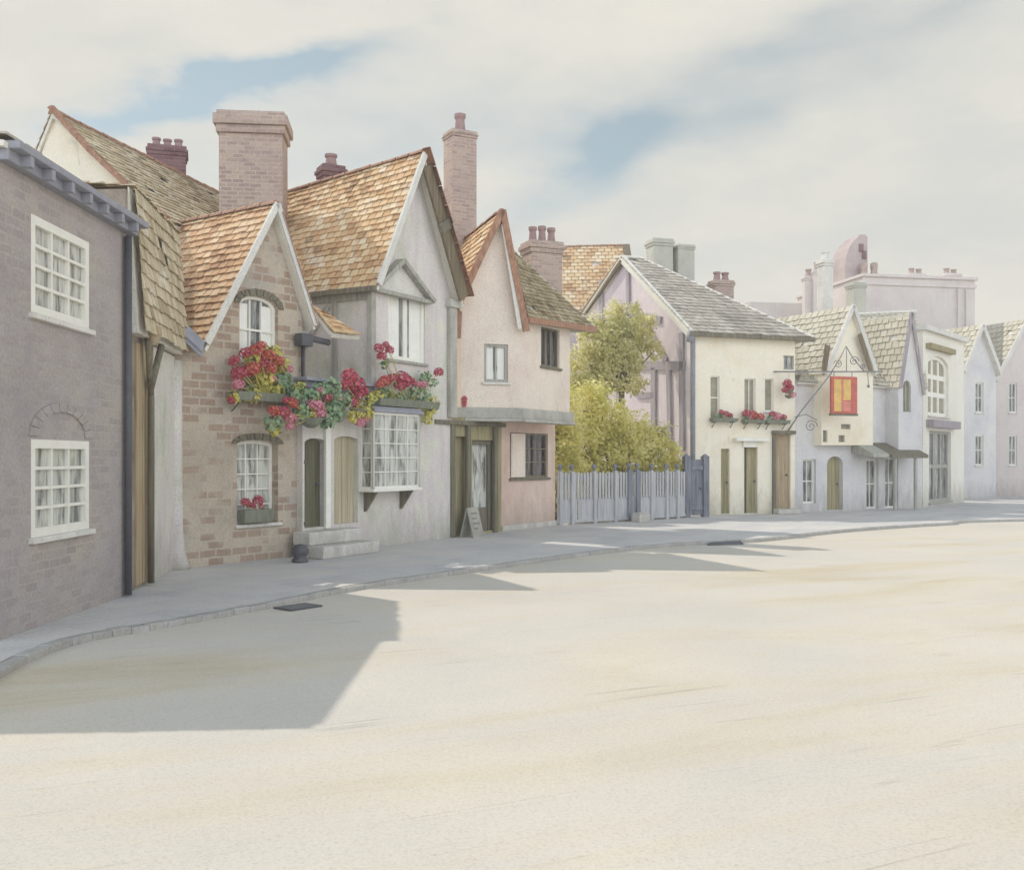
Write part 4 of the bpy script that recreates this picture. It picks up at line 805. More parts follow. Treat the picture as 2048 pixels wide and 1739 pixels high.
# ------------------------------------------------------------------ far houses at the right
f7 = Face(G(1588, 1024), G(1845, 1015))
h7 = thing('lilac_house', f7.w(2.5, 0), 'pale lilac house with white gable and shop canopies, right of the inn sign', 'house')
zt7 = f7.uv(1760, 772)[1]; dd = f7.rect(1654, 912, 1686, 1006); sh = [f7.rect(1606, 918, 1632, 1010), f7.rect(1733, 918, 1757, 1004), f7.rect(1770, 915, 1796, 1002)]
dd = (dd[0], dd[1], .03, dd[3]); sh = [(r[0], r[1], .03 if i else .25, r[3]) for i, r in enumerate(sh)]
mb = MB(); mb.wall(f7, [(0, 0), (f7.len, 0), (f7.len, zt7), (0, zt7)], [rect_hole(dd, .25)] + [rect_hole(r) for r in sh], reveal=.2)
shell(mb, [f7.w(f7.len, 0), f7.w(f7.len, 0, -5), f7.w(0, 0, -5), f7.w(0, 0)], 0, zt7, skip=(3,)); mb.build('wall', M['lilac_wall'], h7)
planks(h7, f7, dd, -.15, 'olive_paint', 4)
for r in sh: window(h7, f7, r, dep=.15, nx=2, nz=2, pane='pane_grey', frame='white_paint', fw=.05, sill=False)
q = [f7.uv(x, y, .3) for x, y in ((1643, 890), (1746, 890), (1746, 748), (1700, 612), (1643, 748))]; g7 = [f7.rect(1682, 848, 1701, 858, .3), f7.rect(1677, 870, 1690, 884, .3), f7.rect(1646, 860, 1655, 884, .3)]
mb = MB(); mb.wall(f7, q, [rect_hole(r) for r in g7], n=.3, reveal=.12)
mb.poly([f7.w(*q[0], .3), f7.w(*q[4], .3), f7.w(*q[4], 0), f7.w(*q[0], 0)]); mb.poly([f7.w(*q[1], .3), f7.w(*q[1], 0), f7.w(*q[2], 0), f7.w(*q[2], .3)]); mb.poly([f7.w(*q[0], .3), f7.w(*q[0], 0), f7.w(*q[1], 0), f7.w(*q[1], .3)]); mb.build('gable', M['white_wall'], h7)
for r in g7: window(h7, f7, r, n=.3, dep=.1, nx=1, nz=1, pane='pane_olive', fw=.015, sill=False, frame='grey_timber')
A_, D_, Br = f7.w(*q[4], .42), f7.w(*q[3], .42), f7.w(*q[2], .42); bk = f7.n * -3.2
e0_, e1_ = f7.w(0, zt7 - .02, .2), f7.w(f7.len, zt7 - .02, .2); t0_ = at(1600, 655, 33.2); t1_ = at(1832, 622, 35.4)
e0_ = f7.w(f7.uv(1746, 770)[0], zt7, .15); t0_ = at(1712, 628, 34.2)
e2_ = f7.w(0, zt7, .15); t2_ = at(1640, 668, 33)
ro7 = roof(h7, [(A_, A_ + bk, D_ + bk, D_), (Br, Br + bk, D_ + bk, D_), (e0_, e1_, t1_, t0_), (e2_, e0_, t0_, t2_)], 'far_tiles', [(t0_, t1_)], tw=.26, ex=.22, ridge_m='mortar')
gable_trim(h7, f7, q[3], q[4], q[2], n=.45, w=.14, m='pale_verge', outer=None)
mb = MB(); mb.bar(f7.w(*f7.uv(1719, 668, .47), .47), f7.w(*f7.uv(1742, 742, .47), .47), .16, .03, f7.n); mb.build('gable_timber', M['verge'], h7); mb = MB(); mb.bar(f7.w(*f7.uv(1655, 690, .47), .47), f7.w(*f7.uv(1648, 742, .47), .47), .2, .03, f7.n); mb.build('gable_timber', M['verge'], h7)
q = [f7.uv(x, y, .5) for x, y in ((1797, 905), (1842, 905), (1844, 790), (1819, 626), (1797, 775))]; pw = f7.rect(1806, 760, 1822, 824, .5)
mb = MB(); mb.wall(f7, q, [rect_hole(pw, .2, 4)], n=.5, reveal=.15); mb.poly([f7.w(*q[0], .5), f7.w(*q[4], .5), f7.w(*q[4], 0), f7.w(*q[0], 0)]); mb.poly([f7.w(*q[1], .5), f7.w(*q[1], 0), f7.w(*q[2], 0), f7.w(*q[2], .5)]); mb.poly([f7.w(*q[0], .5), f7.w(*q[0], 0), f7.w(*q[1], 0), f7.w(*q[1], .5)]); mb.build('gable', M['lilac_wall'], h7)
window(h7, f7, pw, n=.5, dep=.1, nx=2, nz=1, pane='pane_olive', frame='grey_timber', fw=.03, arch=.2, sill=False)
gable_trim(h7, f7, q[3], q[4], q[2], n=.58, w=.12, m='lilac_timber', outer=None)
A_, D_, Br = f7.w(*q[4], .55), f7.w(*q[3], .55), f7.w(*q[2], .55); bk = f7.n * -3.4
roof(h7, [(A_, A_ + bk, D_ + bk, D_), (Br, Br + bk, D_ + bk, D_)], 'far_tiles', tw=.26, ex=.22)
for x0, x1, y in ((1728, 1760, 894), (1764, 1838, 896)):
    u0, z = f7.uv(x0, y, .5); u1 = f7.uv(x1, y, .5)[0]; mb = MB(); mb.hexa([f7.w(u0, z - .3, .85), f7.w(u1, z - .3, .85), f7.w(u1, z - .18, 0), f7.w(u0, z - .18, 0)], [f7.w(u0, z - .2, .85), f7.w(u1, z - .2, .85), f7.w(u1, z + .18, 0), f7.w(u0, z + .18, 0)]); mb.build('canopy', M['dark_timber'] if x0 > 1750 else M['grey_timber'], h7)
for x in (1790, 1831):
    u, z = f7.uv(x, 905, .75); mb = MB(); mb.tube([f7.w(u, .02, .75), f7.w(u, z - .12, .75)], .06); mb.build('canopy_post', M['grey_timber'], h7)
stack(ro7, at(1650, 600, 31.5).xy, .36, .36, 3.2, at(1650, 520, 31.5).z, 'grey_stack' if 0 else 'stone', 1, .3, .05, .3, 'stone')
stack(ro7, at(1712, 600, 36).xy, .5, .5, 4.5, at(1712, 566, 36).z, 'grey_stack', 0, .3, .05)

f8 = Face(G(1846, 1014), G(1928, 1004)); h8 = thing('pale_shop', f8.w(1.8, 0), 'narrow pale shop with tall arched window over dark shopfront, far right', 'shop')
zt8 = f8.uv(1885, 672)[1]; wa = f8.rect(1856, 712, 1897, 832); wb = f8.rect(1858, 862, 1902, 982); wb = (wb[0], wb[1], .12, wb[3])
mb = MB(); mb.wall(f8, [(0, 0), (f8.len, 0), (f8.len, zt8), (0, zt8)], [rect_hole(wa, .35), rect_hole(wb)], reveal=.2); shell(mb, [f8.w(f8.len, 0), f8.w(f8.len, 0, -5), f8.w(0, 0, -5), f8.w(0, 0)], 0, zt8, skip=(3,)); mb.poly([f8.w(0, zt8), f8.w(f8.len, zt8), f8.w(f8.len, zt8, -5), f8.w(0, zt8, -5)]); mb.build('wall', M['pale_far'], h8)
window(h8, f8, wa, dep=.15, nx=3, nz=3, pane='pane_olive', frame='white_paint', arch=.35, fw=.12, bar=.16); window(h8, f8, wb, dep=.15, nx=3, nz=2, pane='pane_grey', frame='grey_timber', fw=.1, bar=.08, sillm='grey_timber')
mb = MB(); mb.box(f8, wa[0] - .25, wa[1] + .25, wa[3] + .15, wa[3] + .32, 0, .18); mb.build('window_hood', M['olive_paint'], h8); mb = MB(); mb.box(f8, wb[0] - .3, wb[1] + .3, wb[3] + .1, wb[3] + .35, 0, .25); mb.build('fascia', M['lilac_timber'], h8)
mb = MB(); mb.box(f8, -.1, f8.len + .1, zt8, zt8 + .16, -.3, .16); mb.build('cornice', M['pale_verge'], h8)
for k, (x0, x1, ze_, yt, Y, mt, lb) in enumerate(((1926, 1992, 742, 652, 39, 'lilac_wall', 'faint narrow lilac gabled house beside the pale shop'), (1990, 2110, 760, 640, 41, 'mauve_far', 'faint wide mauve gabled house at the far right end'))):
    fx = Face((at(x0, 900, Y).x, Y), (at(x1, 900, Y + .8).x, Y + .8)); hx = thing('far_gabled_house', fx.w(fx.len / 2, 0), lb, 'house'); zx = fx.uv((x0 + x1) / 2, ze_)[1]; zt_ = fx.uv((x0 + x1) / 2, yt)[1]
    ws = [fx.rect(x0 + (x1 - x0) * a - 8, y, x0 + (x1 - x0) * a + 8, y + 60) for a in ((.5,) if k == 0 else (.3, .7)) for y in (765, 870)]
    mb = MB(); mb.wall(fx, [(0, 0), (fx.len, 0), (fx.len, zx), (fx.len / 2, zt_), (0, zx)], [rect_hole(r) for r in ws], reveal=.15); shell(mb, [fx.w(fx.len, 0), fx.w(fx.len, 0, -6), fx.w(0, 0, -6), fx.w(0, 0)], 0, zx, skip=(3,)); mb.build('wall', M[mt], hx)
    for r in ws: window(hx, fx, r, nx=2, nz=2, pane='pane_grey')
    A_, D_, Br = fx.w(-.12, zx - .1, .15), fx.w(fx.len / 2, zt_ + .05, .15), fx.w(fx.len + .12, zx - .1, .15); bk = fx.n * -6
    roof(hx, [(A_, A_ + bk, D_ + bk, D_), (Br, Br + bk, D_ + bk, D_)], 'far_tiles', tw=.3, ex=.25)
    gable_trim(hx, fx, (fx.len / 2, zt_ + .03), (-.1, zx - .08), (fx.len + .1, zx - .08), n=.17, w=.16, m='pale_verge', outer=None)
# mauve brick block and shaped stack behind, rosy wall beyond the inn roof
f9 = Face((at(1726, 700, 43).x, 43), (at(1950, 700, 44).x, 44)); h9 = thing('brick_block', f9.w(2, 0), 'big flat topped mauve brick block rising behind the far gables', 'building')
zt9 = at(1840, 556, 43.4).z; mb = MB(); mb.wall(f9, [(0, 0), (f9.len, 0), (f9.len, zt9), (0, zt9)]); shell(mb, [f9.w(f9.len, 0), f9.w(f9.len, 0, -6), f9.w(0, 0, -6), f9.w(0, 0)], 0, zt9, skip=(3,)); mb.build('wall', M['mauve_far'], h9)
mb = MB(); mb.box(f9, -.08, f9.len + .1, zt9, zt9 + .12, -6.1, .1); mb.box(f9, -.03, f9.len + .04, zt9 - .35, zt9 - .22, 0, .06); pp = mb.build('parapet', M['mauve_far'], h9)
for x, w_ in ((1830, .8), (1900, .8)): stack(pp, at(x, 550, 45.5).xy, w_, .5, zt9 + .1, at(x, 548, 45.5).z, 'brick_stack' if 0 else 'mauve_far', 2, .2, .05, .24, 'brick_stack')
mb = MB(); mb.box(f9, f9.len - .9, f9.len - .78, 4, zt9 - .4, 0, .12); mb.box(f9, f9.len - .5, f9.len - .42, 4, zt9 - .4, 0, .1); mb.build('pilaster', M['mauve_far'], h9)
tT = thing('brick_tower', at(1722, 915, 46), 'round shouldered rosy brick tower top with small pots above the far roofs', 'tower'); tT.location.z = 0
ft = Face((at(1684, 500, 46).x, 46), (at(1752, 500, 46.3).x, 46.3)); q = [ft.uv(x, y) for x, y in ((1690, 900), (1735, 900), (1735, 474), (1731, 469), (1720, 469), (1717, 474), (1708, 481), (1699, 494), (1693, 512), (1690, 534))]
mb = MB(); mb.wall(ft, q); mb.poly([ft.w(*p, -1.4) for p in q][::-1])
for a, c in zip(q, q[1:] + q[:1]): mb.poly([ft.w(*c, 0), ft.w(*a, 0), ft.w(*a, -1.4), ft.w(*c, -1.4)])
tw_ = mb.build('shaft', M['tower_brick'], tT)
mb = MB()
for x, y in ((1722, 496), (1728, 510)): 
    r = ft.rect(x - 4, y - 8, x + 4, y + 8); mb.box(ft, r[0], r[1], r[2], r[3], 0, .05)
mb.build('blind_opening', M['dark_stack'], tw_)
for x in (1728, 1748):
    u, z = ft.uv(x, 560, .3); mb = MB(); mb.lathe(ft.w(u, z - .5, .3), [(.2, 0), (.2, .6), (.14, .95), (.17, 1.05), (.17, 1.25), (.1, 1.3)], 10); mb.build('chimney_pot', M['brick_stack'], tT)
h11 = thing('rosy_house', at(1590, 915, 42), 'faded rosy house with a double stack beyond the inn roof', 'house'); h11.location.z = 0
f11 = Face((at(1500, 700, 42).x, 42), (at(1650, 700, 42.6).x, 42.6)); z11 = f11.uv(1590, 606)[1]
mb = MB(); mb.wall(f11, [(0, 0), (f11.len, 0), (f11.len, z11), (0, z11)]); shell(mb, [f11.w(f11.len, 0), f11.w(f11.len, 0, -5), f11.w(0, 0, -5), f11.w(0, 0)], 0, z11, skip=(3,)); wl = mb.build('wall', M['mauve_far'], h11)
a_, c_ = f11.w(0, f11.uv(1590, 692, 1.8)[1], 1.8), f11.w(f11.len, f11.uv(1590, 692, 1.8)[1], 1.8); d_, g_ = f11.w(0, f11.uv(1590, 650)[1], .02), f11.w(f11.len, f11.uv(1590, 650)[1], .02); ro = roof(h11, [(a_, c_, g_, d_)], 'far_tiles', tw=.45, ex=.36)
stack(wl, at(1617, 600, 41.3).xy, .42, .42, z11 - 1.4, at(1617, 552, 41.3).z, 'mauve_far', 1, 0, .05, .25, 'brick_stack'); stack(wl, at(1634, 600, 41.1).xy, .42, .42, z11 - 1.4, at(1634, 540, 41.1).z, 'mauve_far', 1, 0, .05, .3, 'brick_stack')

# ------------------------------------------------------------------ fence, gate, stone
ff = Face(G(1114, 1050), G(1370, 1035)); tF = thing('garden_fence', ff.w(ff.len / 2, 0), 'blue grey garden fence with ball topped posts between pink house and white house', 'fence')
zf = 1.28
k = int(ff.len / .105)
for i in range(k):
    mb = MB(); u = (i + .5) * ff.len / k; h = zf - .04 + R.uniform(-.02, .012); mb.box(ff, u - .032, u + .032, .6, h, .0, .022); mb.build('picket', M['fence_paint'], tF)
k = int(ff.len / .62)
for i in range(k): mb = MB(); u = i * ff.len / k; mb.box(ff, u + .02, u + ff.len / k - .02, .11, .56, -.015, .015); mb.build('panel', M['fence_paint'], tF)
for z in (.04, .56, 1.08): mb = MB(); mb.box(ff, 0, ff.len, z, z + .07, -.035, -.002 if z > .5 else .03); mb.build('rail', M['fence_paint'], tF)
for i, x in enumerate((1120, 1143, 1188, 1230, 1258, 1274, 1302, 1332, 1354)):
    u = ff.uv(x, 990)[0]; big = x in (1258, 1274); w_ = .075 if big else .05; mb = MB(); mb.box(ff, u - w_, u + w_, 0, zf + (.0 if not big else .02), -.06, .065); po = mb.build('post', M['gate_paint'] if big else M['fence_paint'], tF, bevel=.008)
    mb = MB(); mb.lathe(ff.w(u, zf + (.02 if big else 0), .0), [(.03, 0), (.02, .03), (.055, .07), (.065, .11), (.045, .155), (.005, .17)], 10); mb.build('finial', M['gate_paint'], po, smooth=True)
g0 = G(1368, 1034); g1 = G(1416, 1033); fgt = Face(g0, g1); tG = thing('garden_gate', fgt.w(fgt.len / 2, 0), 'dark slate grey boarded gate between fat posts beside white house', 'gate'); zg = fgt.uv(1390, 914)[1]
for u in (.07, fgt.len - .09):
    mb = MB(); mb.box(fgt, u - .085, u + .085, 0, zg, -.09, .09); mb.hexa([fgt.w(u - .1, zg, .1), fgt.w(u + .1, zg, .1), fgt.w(u + .1, zg, -.1), fgt.w(u - .1, zg, -.1)], [fgt.w(u - .02, zg + .09, .02), fgt.w(u + .02, zg + .09, .02), fgt.w(u + .02, zg + .09, -.02), fgt.w(u - .02, zg + .09, -.02)]); mb.build('post', M['gate_paint'], tG, bevel=.01)
o = planks(tG, fgt, (.16, fgt.len - .18, .06, zg - .06), .02, 'gate_paint', 4, name='board_panel')
mb = MB(); mb.box(fgt, .16, fgt.len - .18, zg - .34, zg - .24, .02, .05); mb.box(fgt, .16, fgt.len - .18, .2, .3, .02, .05); mb.build('ledge', M['gate_paint'], tG)
c = G(1282, 1043); mb = MB(); cf = Face(c - ff.d * .2, c + ff.d * .2); mb.box(cf, 0, .4, 0, .2, -.14, .14); mb.box(cf, .03, .37, .2, .23, -.11, .11)
tag(mb.build('mounting_block', M['stone'], origin=c, bevel=.02), 'low pale stone block at the foot of the fence post', 'stone block')
# gutter grate by the kerb
c = G(596, 1215, ROADZ); cf = Face(c - Vector((.62, .78, 0)) * .22, c + Vector((.62, .78, 0)) * .22); tD = thing('drain_grate', c, 'dark iron drain grate lying in the road by the kerb', 'drain')
mb = MB(); z = ROADZ
for a in ((0, .44, -.15, -.12), (0, .44, .12, .15), (0, .03, -.12, .12), (.41, .44, -.12, .12)): mb.box(cf, a[0], a[1], z, z + .02, a[2], a[3])
mb.build('frame', M['iron'], tD); 
for i in range(9): mb = MB(); mb.box(cf, .045 + i * .042, .064 + i * .042, z + .004, z + .019, -.12, .12); mb.build('bar', M['sign_iron'], tD)
mb = MB(); mb.box(cf, .03, .41, z - .01, z + .003, -.12, .12); mb.build('sump', M['sump'], tD)
c = G(1448, 1089, ROADZ); cf = Face(c - Vector((.95, .3, 0)) * .4, c + Vector((.95, .3, 0)) * .4); mb = MB()
mb.hexa([cf.w(0, ROADZ, .1), cf.w(.8, ROADZ, .06), cf.w(.86, ROADZ, -.1), cf.w(.1, ROADZ, -.14)], [cf.w(.05, ROADZ + .05, .07), cf.w(.74, ROADZ + .07, .03), cf.w(.8, ROADZ + .07, -.07), cf.w(.16, ROADZ + .05, -.1)])
tag(mb.build('loose_kerbstone', M['iron'], origin=c, bevel=.015), 'dark flat stone lying at the road edge below the fence', 'stone')

# ------------------------------------------------------------------ foliage
def leaves(mb, blobs, count, size, flat=.3, rnd=R, shell_bias=.55):
    vol = [a * b_ * c_ for _, (a, b_, c_) in blobs]; tv = sum(vol)
    for (c, (a, b_, c_)), v in zip(blobs, vol):
        sub = [Vector((rnd.gauss(0, 1), rnd.gauss(0, 1), rnd.gauss(0, 1))).normalized() * rnd.uniform(.55, 1.0) for _ in range(9)]
        for i in range(int(count * v / tv)):
            if rnd.random() < .6:
                s_ = rnd.choice(sub); d = s_ + Vector((rnd.gauss(0, .2), rnd.gauss(0, .2), rnd.gauss(0, .2)))
            else:
                d = Vector((rnd.gauss(0, 1), rnd.gauss(0, 1), rnd.gauss(0, 1))).normalized() * (shell_bias + (1 - shell_bias) * rnd.random())
            p = Vector(c) + Vector((d.x * a, d.y * b_, d.z * c_))
            if p.z < .04: continue
            nr = (d + Vector((0, 0, .5)) + Vector((rnd.gauss(0, .4), rnd.gauss(0, .4), rnd.gauss(0, .4)))).normalized()
            t = nr.cross(Vector((rnd.gauss(0, 1), rnd.gauss(0, 1), rnd.gauss(0, 1)))).normalized(); q = nr.cross(t); s_ = size * rnd.uniform(.6, 1.3)
            mb.poly([p - t * s_, p - q * s_ * .5 + nr * s_ * .12, p + t * s_, p + q * s_ * .5 + nr * s_ * .12])
def trunk(parent, base, top, r, limbs, mat='bark'):
    mb = MB(); base, top = Vector(base), Vector(top)
    mb.tube([base, base.lerp(top, .3) + Vector((.04, .02, 0)), base.lerp(top, .7), top], [r * 1.25, r, r * .8, r * .5], 9)
    o = mb.build('trunk', M[mat], parent, smooth=True); mb = MB()
    for e in limbs: e = Vector(e); m_ = base.lerp(top, .75); mb.tube([m_, m_.lerp(e, .5) + Vector((0, 0, .1)), e], [r * .5, r * .32, r * .1], 7)
    mb.build('limb', M[mat], o, smooth=True)
hz = [(at(1112, 822, 25.4), .75), (at(1165, 818, 26.6), .8), (at(1212, 850, 26.8), .72), (at(1256, 866, 27.0), .64), (at(1298, 880, 27.2), .55), (at(1334, 900, 27.3), .42), (at(1352, 918, 27.3), .3), (at(1190, 792, 26.9), .22), (at(1240, 806, 26.9), .2), (at(1285, 834, 27.1), .2), (at(1322, 866, 27.2), .18)]
tH = thing('garden_bush', (2.9, 26.6, 0), 'big yellow green bush sloping down behind the fence', 'bush')
mb = MB(); bl = []
for (c, r) in hz:
    bl.append((c, (r, r * .8, r))); zz = c.z - r * 1.1
    while zz > .2: bl.append((Vector((c.x + R.uniform(-.15, .15), c.y - .1, zz)), (r * .95, r * .8, r * .7))); zz -= r * .9
leaves(mb, bl, 40000, .062); mb.build('foliage', M['hedge_leaf'], tH)
for c, r in hz[:5]:
    trunk(tH, (c.x, c.y, 0), (c.x + .05, c.y, c.z), .05, [c + Vector((R.uniform(-r, r) * .7, 0, r * .5)) for _ in range(4)])
tT2 = thing('garden_tree', (3.2, 28.6, 0), 'pale olive tree in front of the half-timbered gable', 'tree')
cb = [(at(1215, 668, 28.4), .55), (at(1258, 636, 28.8), .5), (at(1185, 690, 28.4), .5), (at(1248, 690, 28.7), .55), (at(1288, 676, 29), .42), (at(1176, 652, 28.5), .4), (at(1156, 715, 28.0), .42), (at(1228, 618, 28.7), .34), (at(1205, 730, 28.3), .5), (at(1262, 726, 28.6), .4), (at(1300, 640, 29), .26), (at(1165, 760, 28), .45), (at(1310, 700, 29), .3), (at(1235, 752, 28.4), .5), (at(1270, 768, 28.4), .38), (at(1200, 768, 28.2), .45), (at(1215, 700, 28.2), .5)]
mb = MB(); leaves(mb, [(c, (r, r * .9, r * .95)) for c, r in cb], 13000, .062); mb.build('crown', M['tree_leaf'], tT2); trunk(tT2, (3.1, 28.6, 0), (3.15, 28.6, 4.6), .11, [c for c, r in cb])

# ------------------------------------------------------------------ geraniums
def head_mesh(name, mat, seed):
    rr = random.Random(seed); mb = MB()
    for i in range(34):
        z = 1 - 1.75 * (i + .5) / 34; a = i * 2.39996; d = Vector((math.sqrt(max(0, 1 - z * z)) * math.cos(a), math.sqrt(max(0, 1 - z * z)) * math.sin(a), z)).normalized(); c = d * rr.uniform(.72, 1.0)
        t = d.cross(Vector((.3, .5, .8))).normalized(); q = d.cross(t); k = rr.uniform(0, 6)
        for j in range(5):
            a0 = k + j * 2 * math.pi / 5; e = t * math.cos(a0) + q * math.sin(a0); f_ = d.cross(e); s_ = rr.uniform(.26, .36)
            mb.poly([c, c + e * s_ * .6 + f_ * s_ * .42 + d * .06, c + e * s_ * 1.1 + d * .1, c + e * s_ * .6 - f_ * s_ * .42 + d * .06])
    o = mb.build(name, mat); me = o.data; bpy.data.objects.remove(o); return me
HEADS = {k: [head_mesh('flower_head', M[m], s + 10 * i) for s in range(2)] for i, (k, m) in enumerate((('r', 'red_petal'), ('p', 'pink_petal'), ('o', 'orange_petal')))}
def leaf_disc(mb, p, nr, s, rnd):
    t = nr.cross(Vector((rnd.gauss(0, 1), rnd.gauss(0, 1), rnd.gauss(0, 1)))).normalized(); q = nr.cross(t); k = len(mb.v); n_ = 9
    mb.v.append(p - nr * s * .15)
    for i in range(n_): a = 2 * math.pi * i / n_; rr = s * (1.0 if i % 2 else .82); mb.v.append(p + (t * math.cos(a) + q * math.sin(a)) * rr + nr * s * .12 * math.cos(2 * a))
    for i in range(n_): mb.f.append((k, k + 1 + i, k + 1 + (i + 1) % n_)); mb.m.append(0)
def planter(name, fa_, n_, trough, heads, green, lime, label, group=None, basket=None, cat='flower box', count=130, ls=.04, seed=1):
    """trough=(x0,y0,x1,y1) or basket=(x,y,r): where it hangs; heads: (x, y, radius px, colour); green/lime: (x, y, r px) leaf masses"""
    rnd = random.Random(seed); P3 = lambda x, y, nn=n_: fa_.w(*fa_.uv(x, y, nn), nn)
    ref = P3(trough[0], trough[1]) if trough else P3(basket[0], basket[1]); sc = ref.y / F
    if trough: o = P3((trough[0] + trough[2]) / 2, trough[3])
    else: o = P3(basket[0], basket[1])
    t = thing(name, o, label, cat, group)
    if trough:
        u0, u1, z0, z1 = fa_.rect(*trough, n_); mb = MB(); dn_ = min(n_ - .015, .11)
        mb.hexa([fa_.w(u0 + .02, z0, n_ + .08), fa_.w(u1 - .02, z0, n_ + .08), fa_.w(u1 - .02, z0, n_ - dn_), fa_.w(u0 + .02, z0, n_ - dn_)], [fa_.w(u0, z1, n_ + .11), fa_.w(u1, z1, n_ + .11), fa_.w(u1, z1, n_ - dn_), fa_.w(u0, z1, n_ - dn_)])
        mb.build('trough', M['trough'], t, bevel=.008)
        for u in (u0 + .12, u1 - .12) if n_ > .1 else ():
            mb = MB(); mb.tube([fa_.w(u, z0 - .01, n_ + .08), fa_.w(u, z0 - .01, .0)], .012); mb.tube([fa_.w(u, z0 - .16, .01), fa_.w(u, z0 - .01, n_)], .01)
            mb.build('bracket', M['iron'], t)
    else:
        r = basket[2] * sc; mb = MB(); mb.lathe(o, [(r * .25, -r * .75), (r * .65, -r * .5), (r * .92, -r * .15), (r, 0), (r * .9, .0)], 14); mb.build('basket', M['trough'], t)
        mb = MB(); top = o + Vector((0, 0, r * 2.2))
        for k in range(3): a = k * 2.1; mb.tube([o + Vector((r * math.cos(a), r * math.sin(a), 0)), top], .006, 5)
        w0 = fa_.uv(basket[0], basket[1], n_)[0]; tp = top.z + .02; mb.tube([fa_.w(w0, tp, .0), fa_.w(w0, tp + .03, n_ * .6), fa_.w(w0, tp, n_), top], .012, 6); mb.build('bracket', M['iron'], t)
    for mat, lst in (('ger_leaf', green), ('lime_leaf', lime)):
        if not lst: continue
        mb = MB()
        for x, y, r in lst:
            c = P3(x, y); rr = r * sc
            for i in range(int(count * (r / 28) ** 2) + 6):
                d = Vector((rnd.gauss(0, 1), rnd.gauss(0, 1), rnd.gauss(0, 1))).normalized(); p = c + d * rr * rnd.uniform(.35, 1.0) ** .6
                if (p - fa_.p).dot(fa_.n) < .03: p += fa_.n * (.03 - (p - fa_.p).dot(fa_.n))
                leaf_disc(mb, p, (d + fa_.n * .6 + Vector((0, 0, .4)) + Vector((rnd.gauss(0, .4), rnd.gauss(0, .4), rnd.gauss(0, .4)))).normalized(), ls * rnd.uniform(.6, 1.2), rnd)
            base = o + fa_.d * ((c - o).dot(fa_.d) * .5); mb.tube([base, base.lerp(c, .6) + fa_.n * .03, c], .008, 5)
        mb.build('foliage' if mat == 'ger_leaf' else 'trailing_leaves', M[mat], t)
    st = MB()
    for x, y, r, k in heads:
        c = P3(x, y, n_ + .05 + rnd.uniform(-.03, .05)); ob = bpy.data.objects.new('flower_head', rnd.choice(HEADS[k])); C.objects.link(ob); ob.parent = t; ob.location = c - o; s_ = r * sc
        s_ *= .9; ob.scale = (s_, s_, s_ * .85); ob.rotation_euler = (rnd.uniform(-.5, .5), rnd.uniform(-.5, .5), rnd.uniform(0, 6)); st.tube([o, (o + c) / 2 + fa_.n * .04, c], .006, 5)
    st.build('stems', M['lime_leaf'], t); return t
planter('geranium_box', f2, .2, (468, 786, 586, 803), [(468, 722, 14, 'r'), (492, 706, 15, 'r'), (512, 700, 17, 'o'), (535, 712, 18, 'o'), (505, 738, 20, 'o'), (478, 746, 18, 'r'), (476, 768, 15, 'p'), (540, 736, 16, 'o'), (556, 722, 15, 'o'), (524, 725, 15, 'r'), (462, 800, 10, 'r'), (523, 690, 12, 'o'), (578, 738, 11, 'p'), (545, 758, 11, 'p')],
        [(565, 762, 24), (584, 780, 16), (500, 778, 15)], [(505, 715, 20), (530, 756, 24), (545, 708, 22), (505, 788, 20), (470, 792, 14), (568, 732, 18), (555, 780, 16)], 'scarlet and yellow flower box under the arched brick window', 'flower boxes and baskets on the old houses', seed=3)
planter('geranium_basket', f3, .32, None, [(548, 822, 14, 'o'), (566, 824, 15, 'r'), (585, 806, 14, 'o'), (572, 800, 9, 'r'), (580, 836, 15, 'p'), (633, 812, 18, 'p'), (622, 808, 14, 'p'), (655, 795, 12, 'r'), (640, 826, 15, 'p'), (640, 780, 10, 'p'), (580, 852, 10, 'p'), (680, 796, 9, 'p')],
        [(545, 846, 19), (605, 822, 19), (640, 782, 20), (664, 778, 24), (668, 818, 30), (655, 838, 20), (600, 790, 18), (622, 790, 16)], [(552, 858, 14), (600, 775, 14), (620, 826, 14)], 'wide leafy basket of pink geraniums hanging over the green door', 'flower boxes and baskets on the old houses', basket=(622, 836, 26), cat='flower basket', seed=5)
planter('geranium_basket', f3, .34, None, [(700, 752, 19, 'r'), (692, 768, 14, 'r'), (712, 770, 22, 'r'), (716, 786, 17, 'r'), (704, 805, 14, 'r'), (728, 782, 12, 'r'), (720, 845, 13, 'p'), (730, 838, 10, 'p')],
        [(690, 800, 16), (740, 798, 12)], [(735, 800, 18), (708, 832, 16), (725, 822, 18), (740, 828, 12)], 'smaller basket of deep red geraniums with lime trailers beside the bay window', 'flower boxes and baskets on the old houses', basket=(716, 818, 18), cat='flower basket', seed=6)
planter('geranium_box', f3, .2, (752, 800, 872, 815), [(758, 696, 12, 'r'), (779, 700, 11, 'r'), (763, 712, 12, 'r'), (772, 690, 9, 'r'), (770, 762, 15, 'o'), (784, 756, 13, 'r'), (760, 768, 11, 'o'), (806, 758, 20, 'r'), (818, 764, 16, 'r'), (800, 770, 15, 'r'), (846, 770, 12, 'p'), (836, 768, 9, 'p'), (877, 744, 13, 'r')],
        [(770, 728, 10), (850, 752, 15), (828, 786, 16), (800, 796, 15), (846, 790, 17), (770, 785, 14), (866, 765, 12)], [(758, 792, 16), (868, 806, 15), (860, 822, 16), (855, 840, 12), (780, 790, 12)], 'crimson geranium box with tall stems on top of the bay window', 'flower boxes and baskets on the old houses', seed=8)
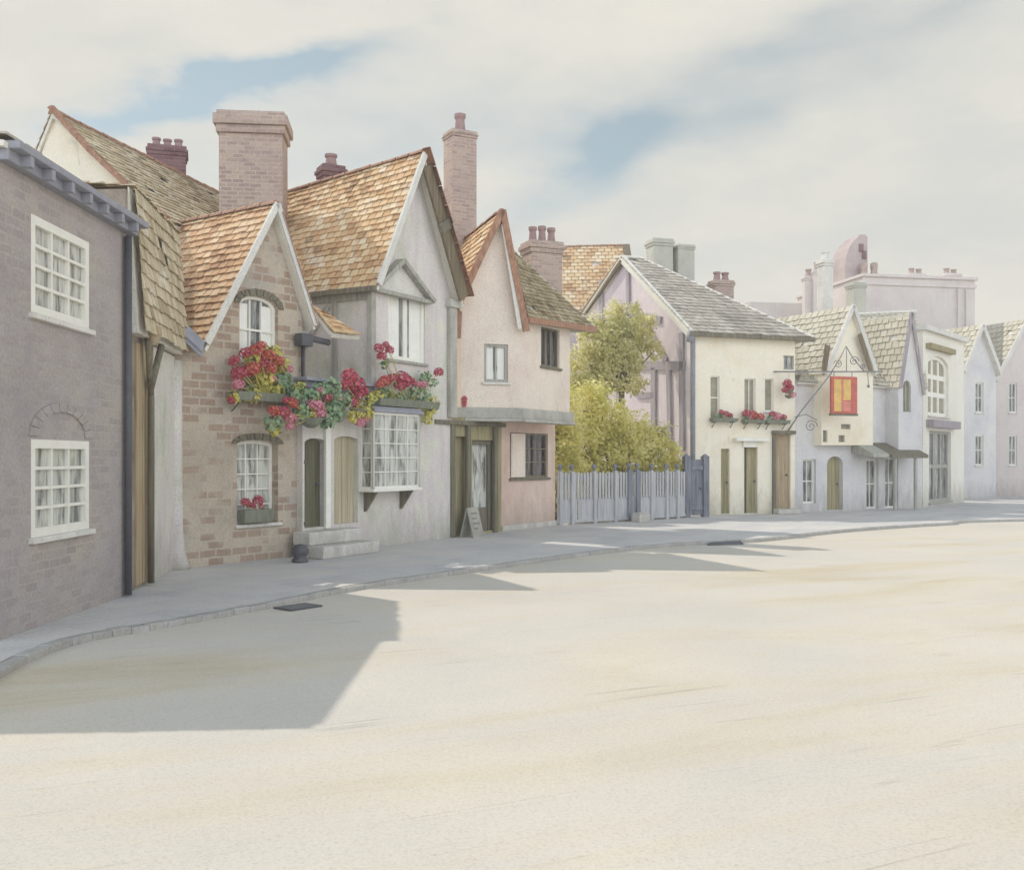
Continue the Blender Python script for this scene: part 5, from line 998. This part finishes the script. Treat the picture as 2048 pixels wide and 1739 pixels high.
planter('geranium_pot', f2, .06, (480, 1018, 540, 1044), [(492, 1004, 12, 'r'), (516, 1000, 13, 'r'), (505, 1010, 8, 'r'), (522, 1012, 8, 'p')], [(500, 1016, 10), (522, 1018, 9)], [], 'white sill box of dark red flowers in the lower brick window', seed=9, count=40, ls=.03)
for i, (x, y, xs, lb) in enumerate(((1452, 826, 1428, 'sparse pale red flower box under the left window of the white house'), (1507, 829, 1492, 'fullest red flower box, under the middle window of the white house'), (1556, 830, 1536, 'small pinkish red flower box under the right window of the white house'))):
    k = (9, 14, 11)[i]; planter('geranium_box', f5, .17, (xs - 6, y + 10, x + 22, y + 17), [(x - k, y - 2, k * .75, 'r'), (x, y + 1, k * .8, 'rop'[i]), (x + k, y + 4, k * .7, 'ro'[i % 2]), (x - k * .4, y + 6, k * .6, 'p')], [(x - 14, y + 7, 8), (x + 8, y + 8, 8)], [], lb, 'flower boxes on the white house', seed=20 + i, count=90, ls=.06)
planter('geranium_basket', f5, .3, None, [(1574, 766, 10, 'r'), (1580, 776, 10, 'r'), (1571, 780, 9, 'r'), (1586, 790, 8, 'p'), (1577, 770, 8, 'o')], [(1578, 782, 10)], [], 'little red flower basket high by the right corner of the white house', basket=(1578, 790, 9), cat='flower basket', seed=31, count=90, ls=.05)
c = fl.w(.06, zj + .03, .08); mb = MB(); t = thing('flower_pot', c, 'tiny crimson pot on the ledge of the pink jetty', 'flower pot'); mb.lathe(c, [(.035, 0), (.05, .1), (.055, .11), (.04, .11)], 10); mb.build('pot', M['red_petal'], t)
ob = bpy.data.objects.new('flower_head', HEADS['r'][0]); C.objects.link(ob); ob.parent = t; ob.location = (0, 0, .16); ob.scale = (.06,) * 3

# ------------------------------------------------------------------ air
m = bpy.data.materials.new('haze'); m.use_nodes = True; nt = m.node_tree; nt.nodes.clear(); o_ = nt.nodes.new('ShaderNodeOutputMaterial'); v_ = nt.nodes.new('ShaderNodeVolumePrincipled'); v_.inputs['Color'].default_value = (.93, .92, .93, 1); v_.inputs['Density'].default_value = .0028; v_.inputs['Anisotropy'].default_value = .0; nt.links.new(v_.outputs[0], o_.inputs['Volume'])
mb = MB(); q = [(-60, -10, 0), (60, -10, 0), (60, 62, 0), (-60, 62, 0)]; mb.hexa([(x, y, ROADZ - 1) for x, y, _ in q], [(x, y, 14) for x, y, _ in q]); tag(mb.build('haze', m), kind='stuff')
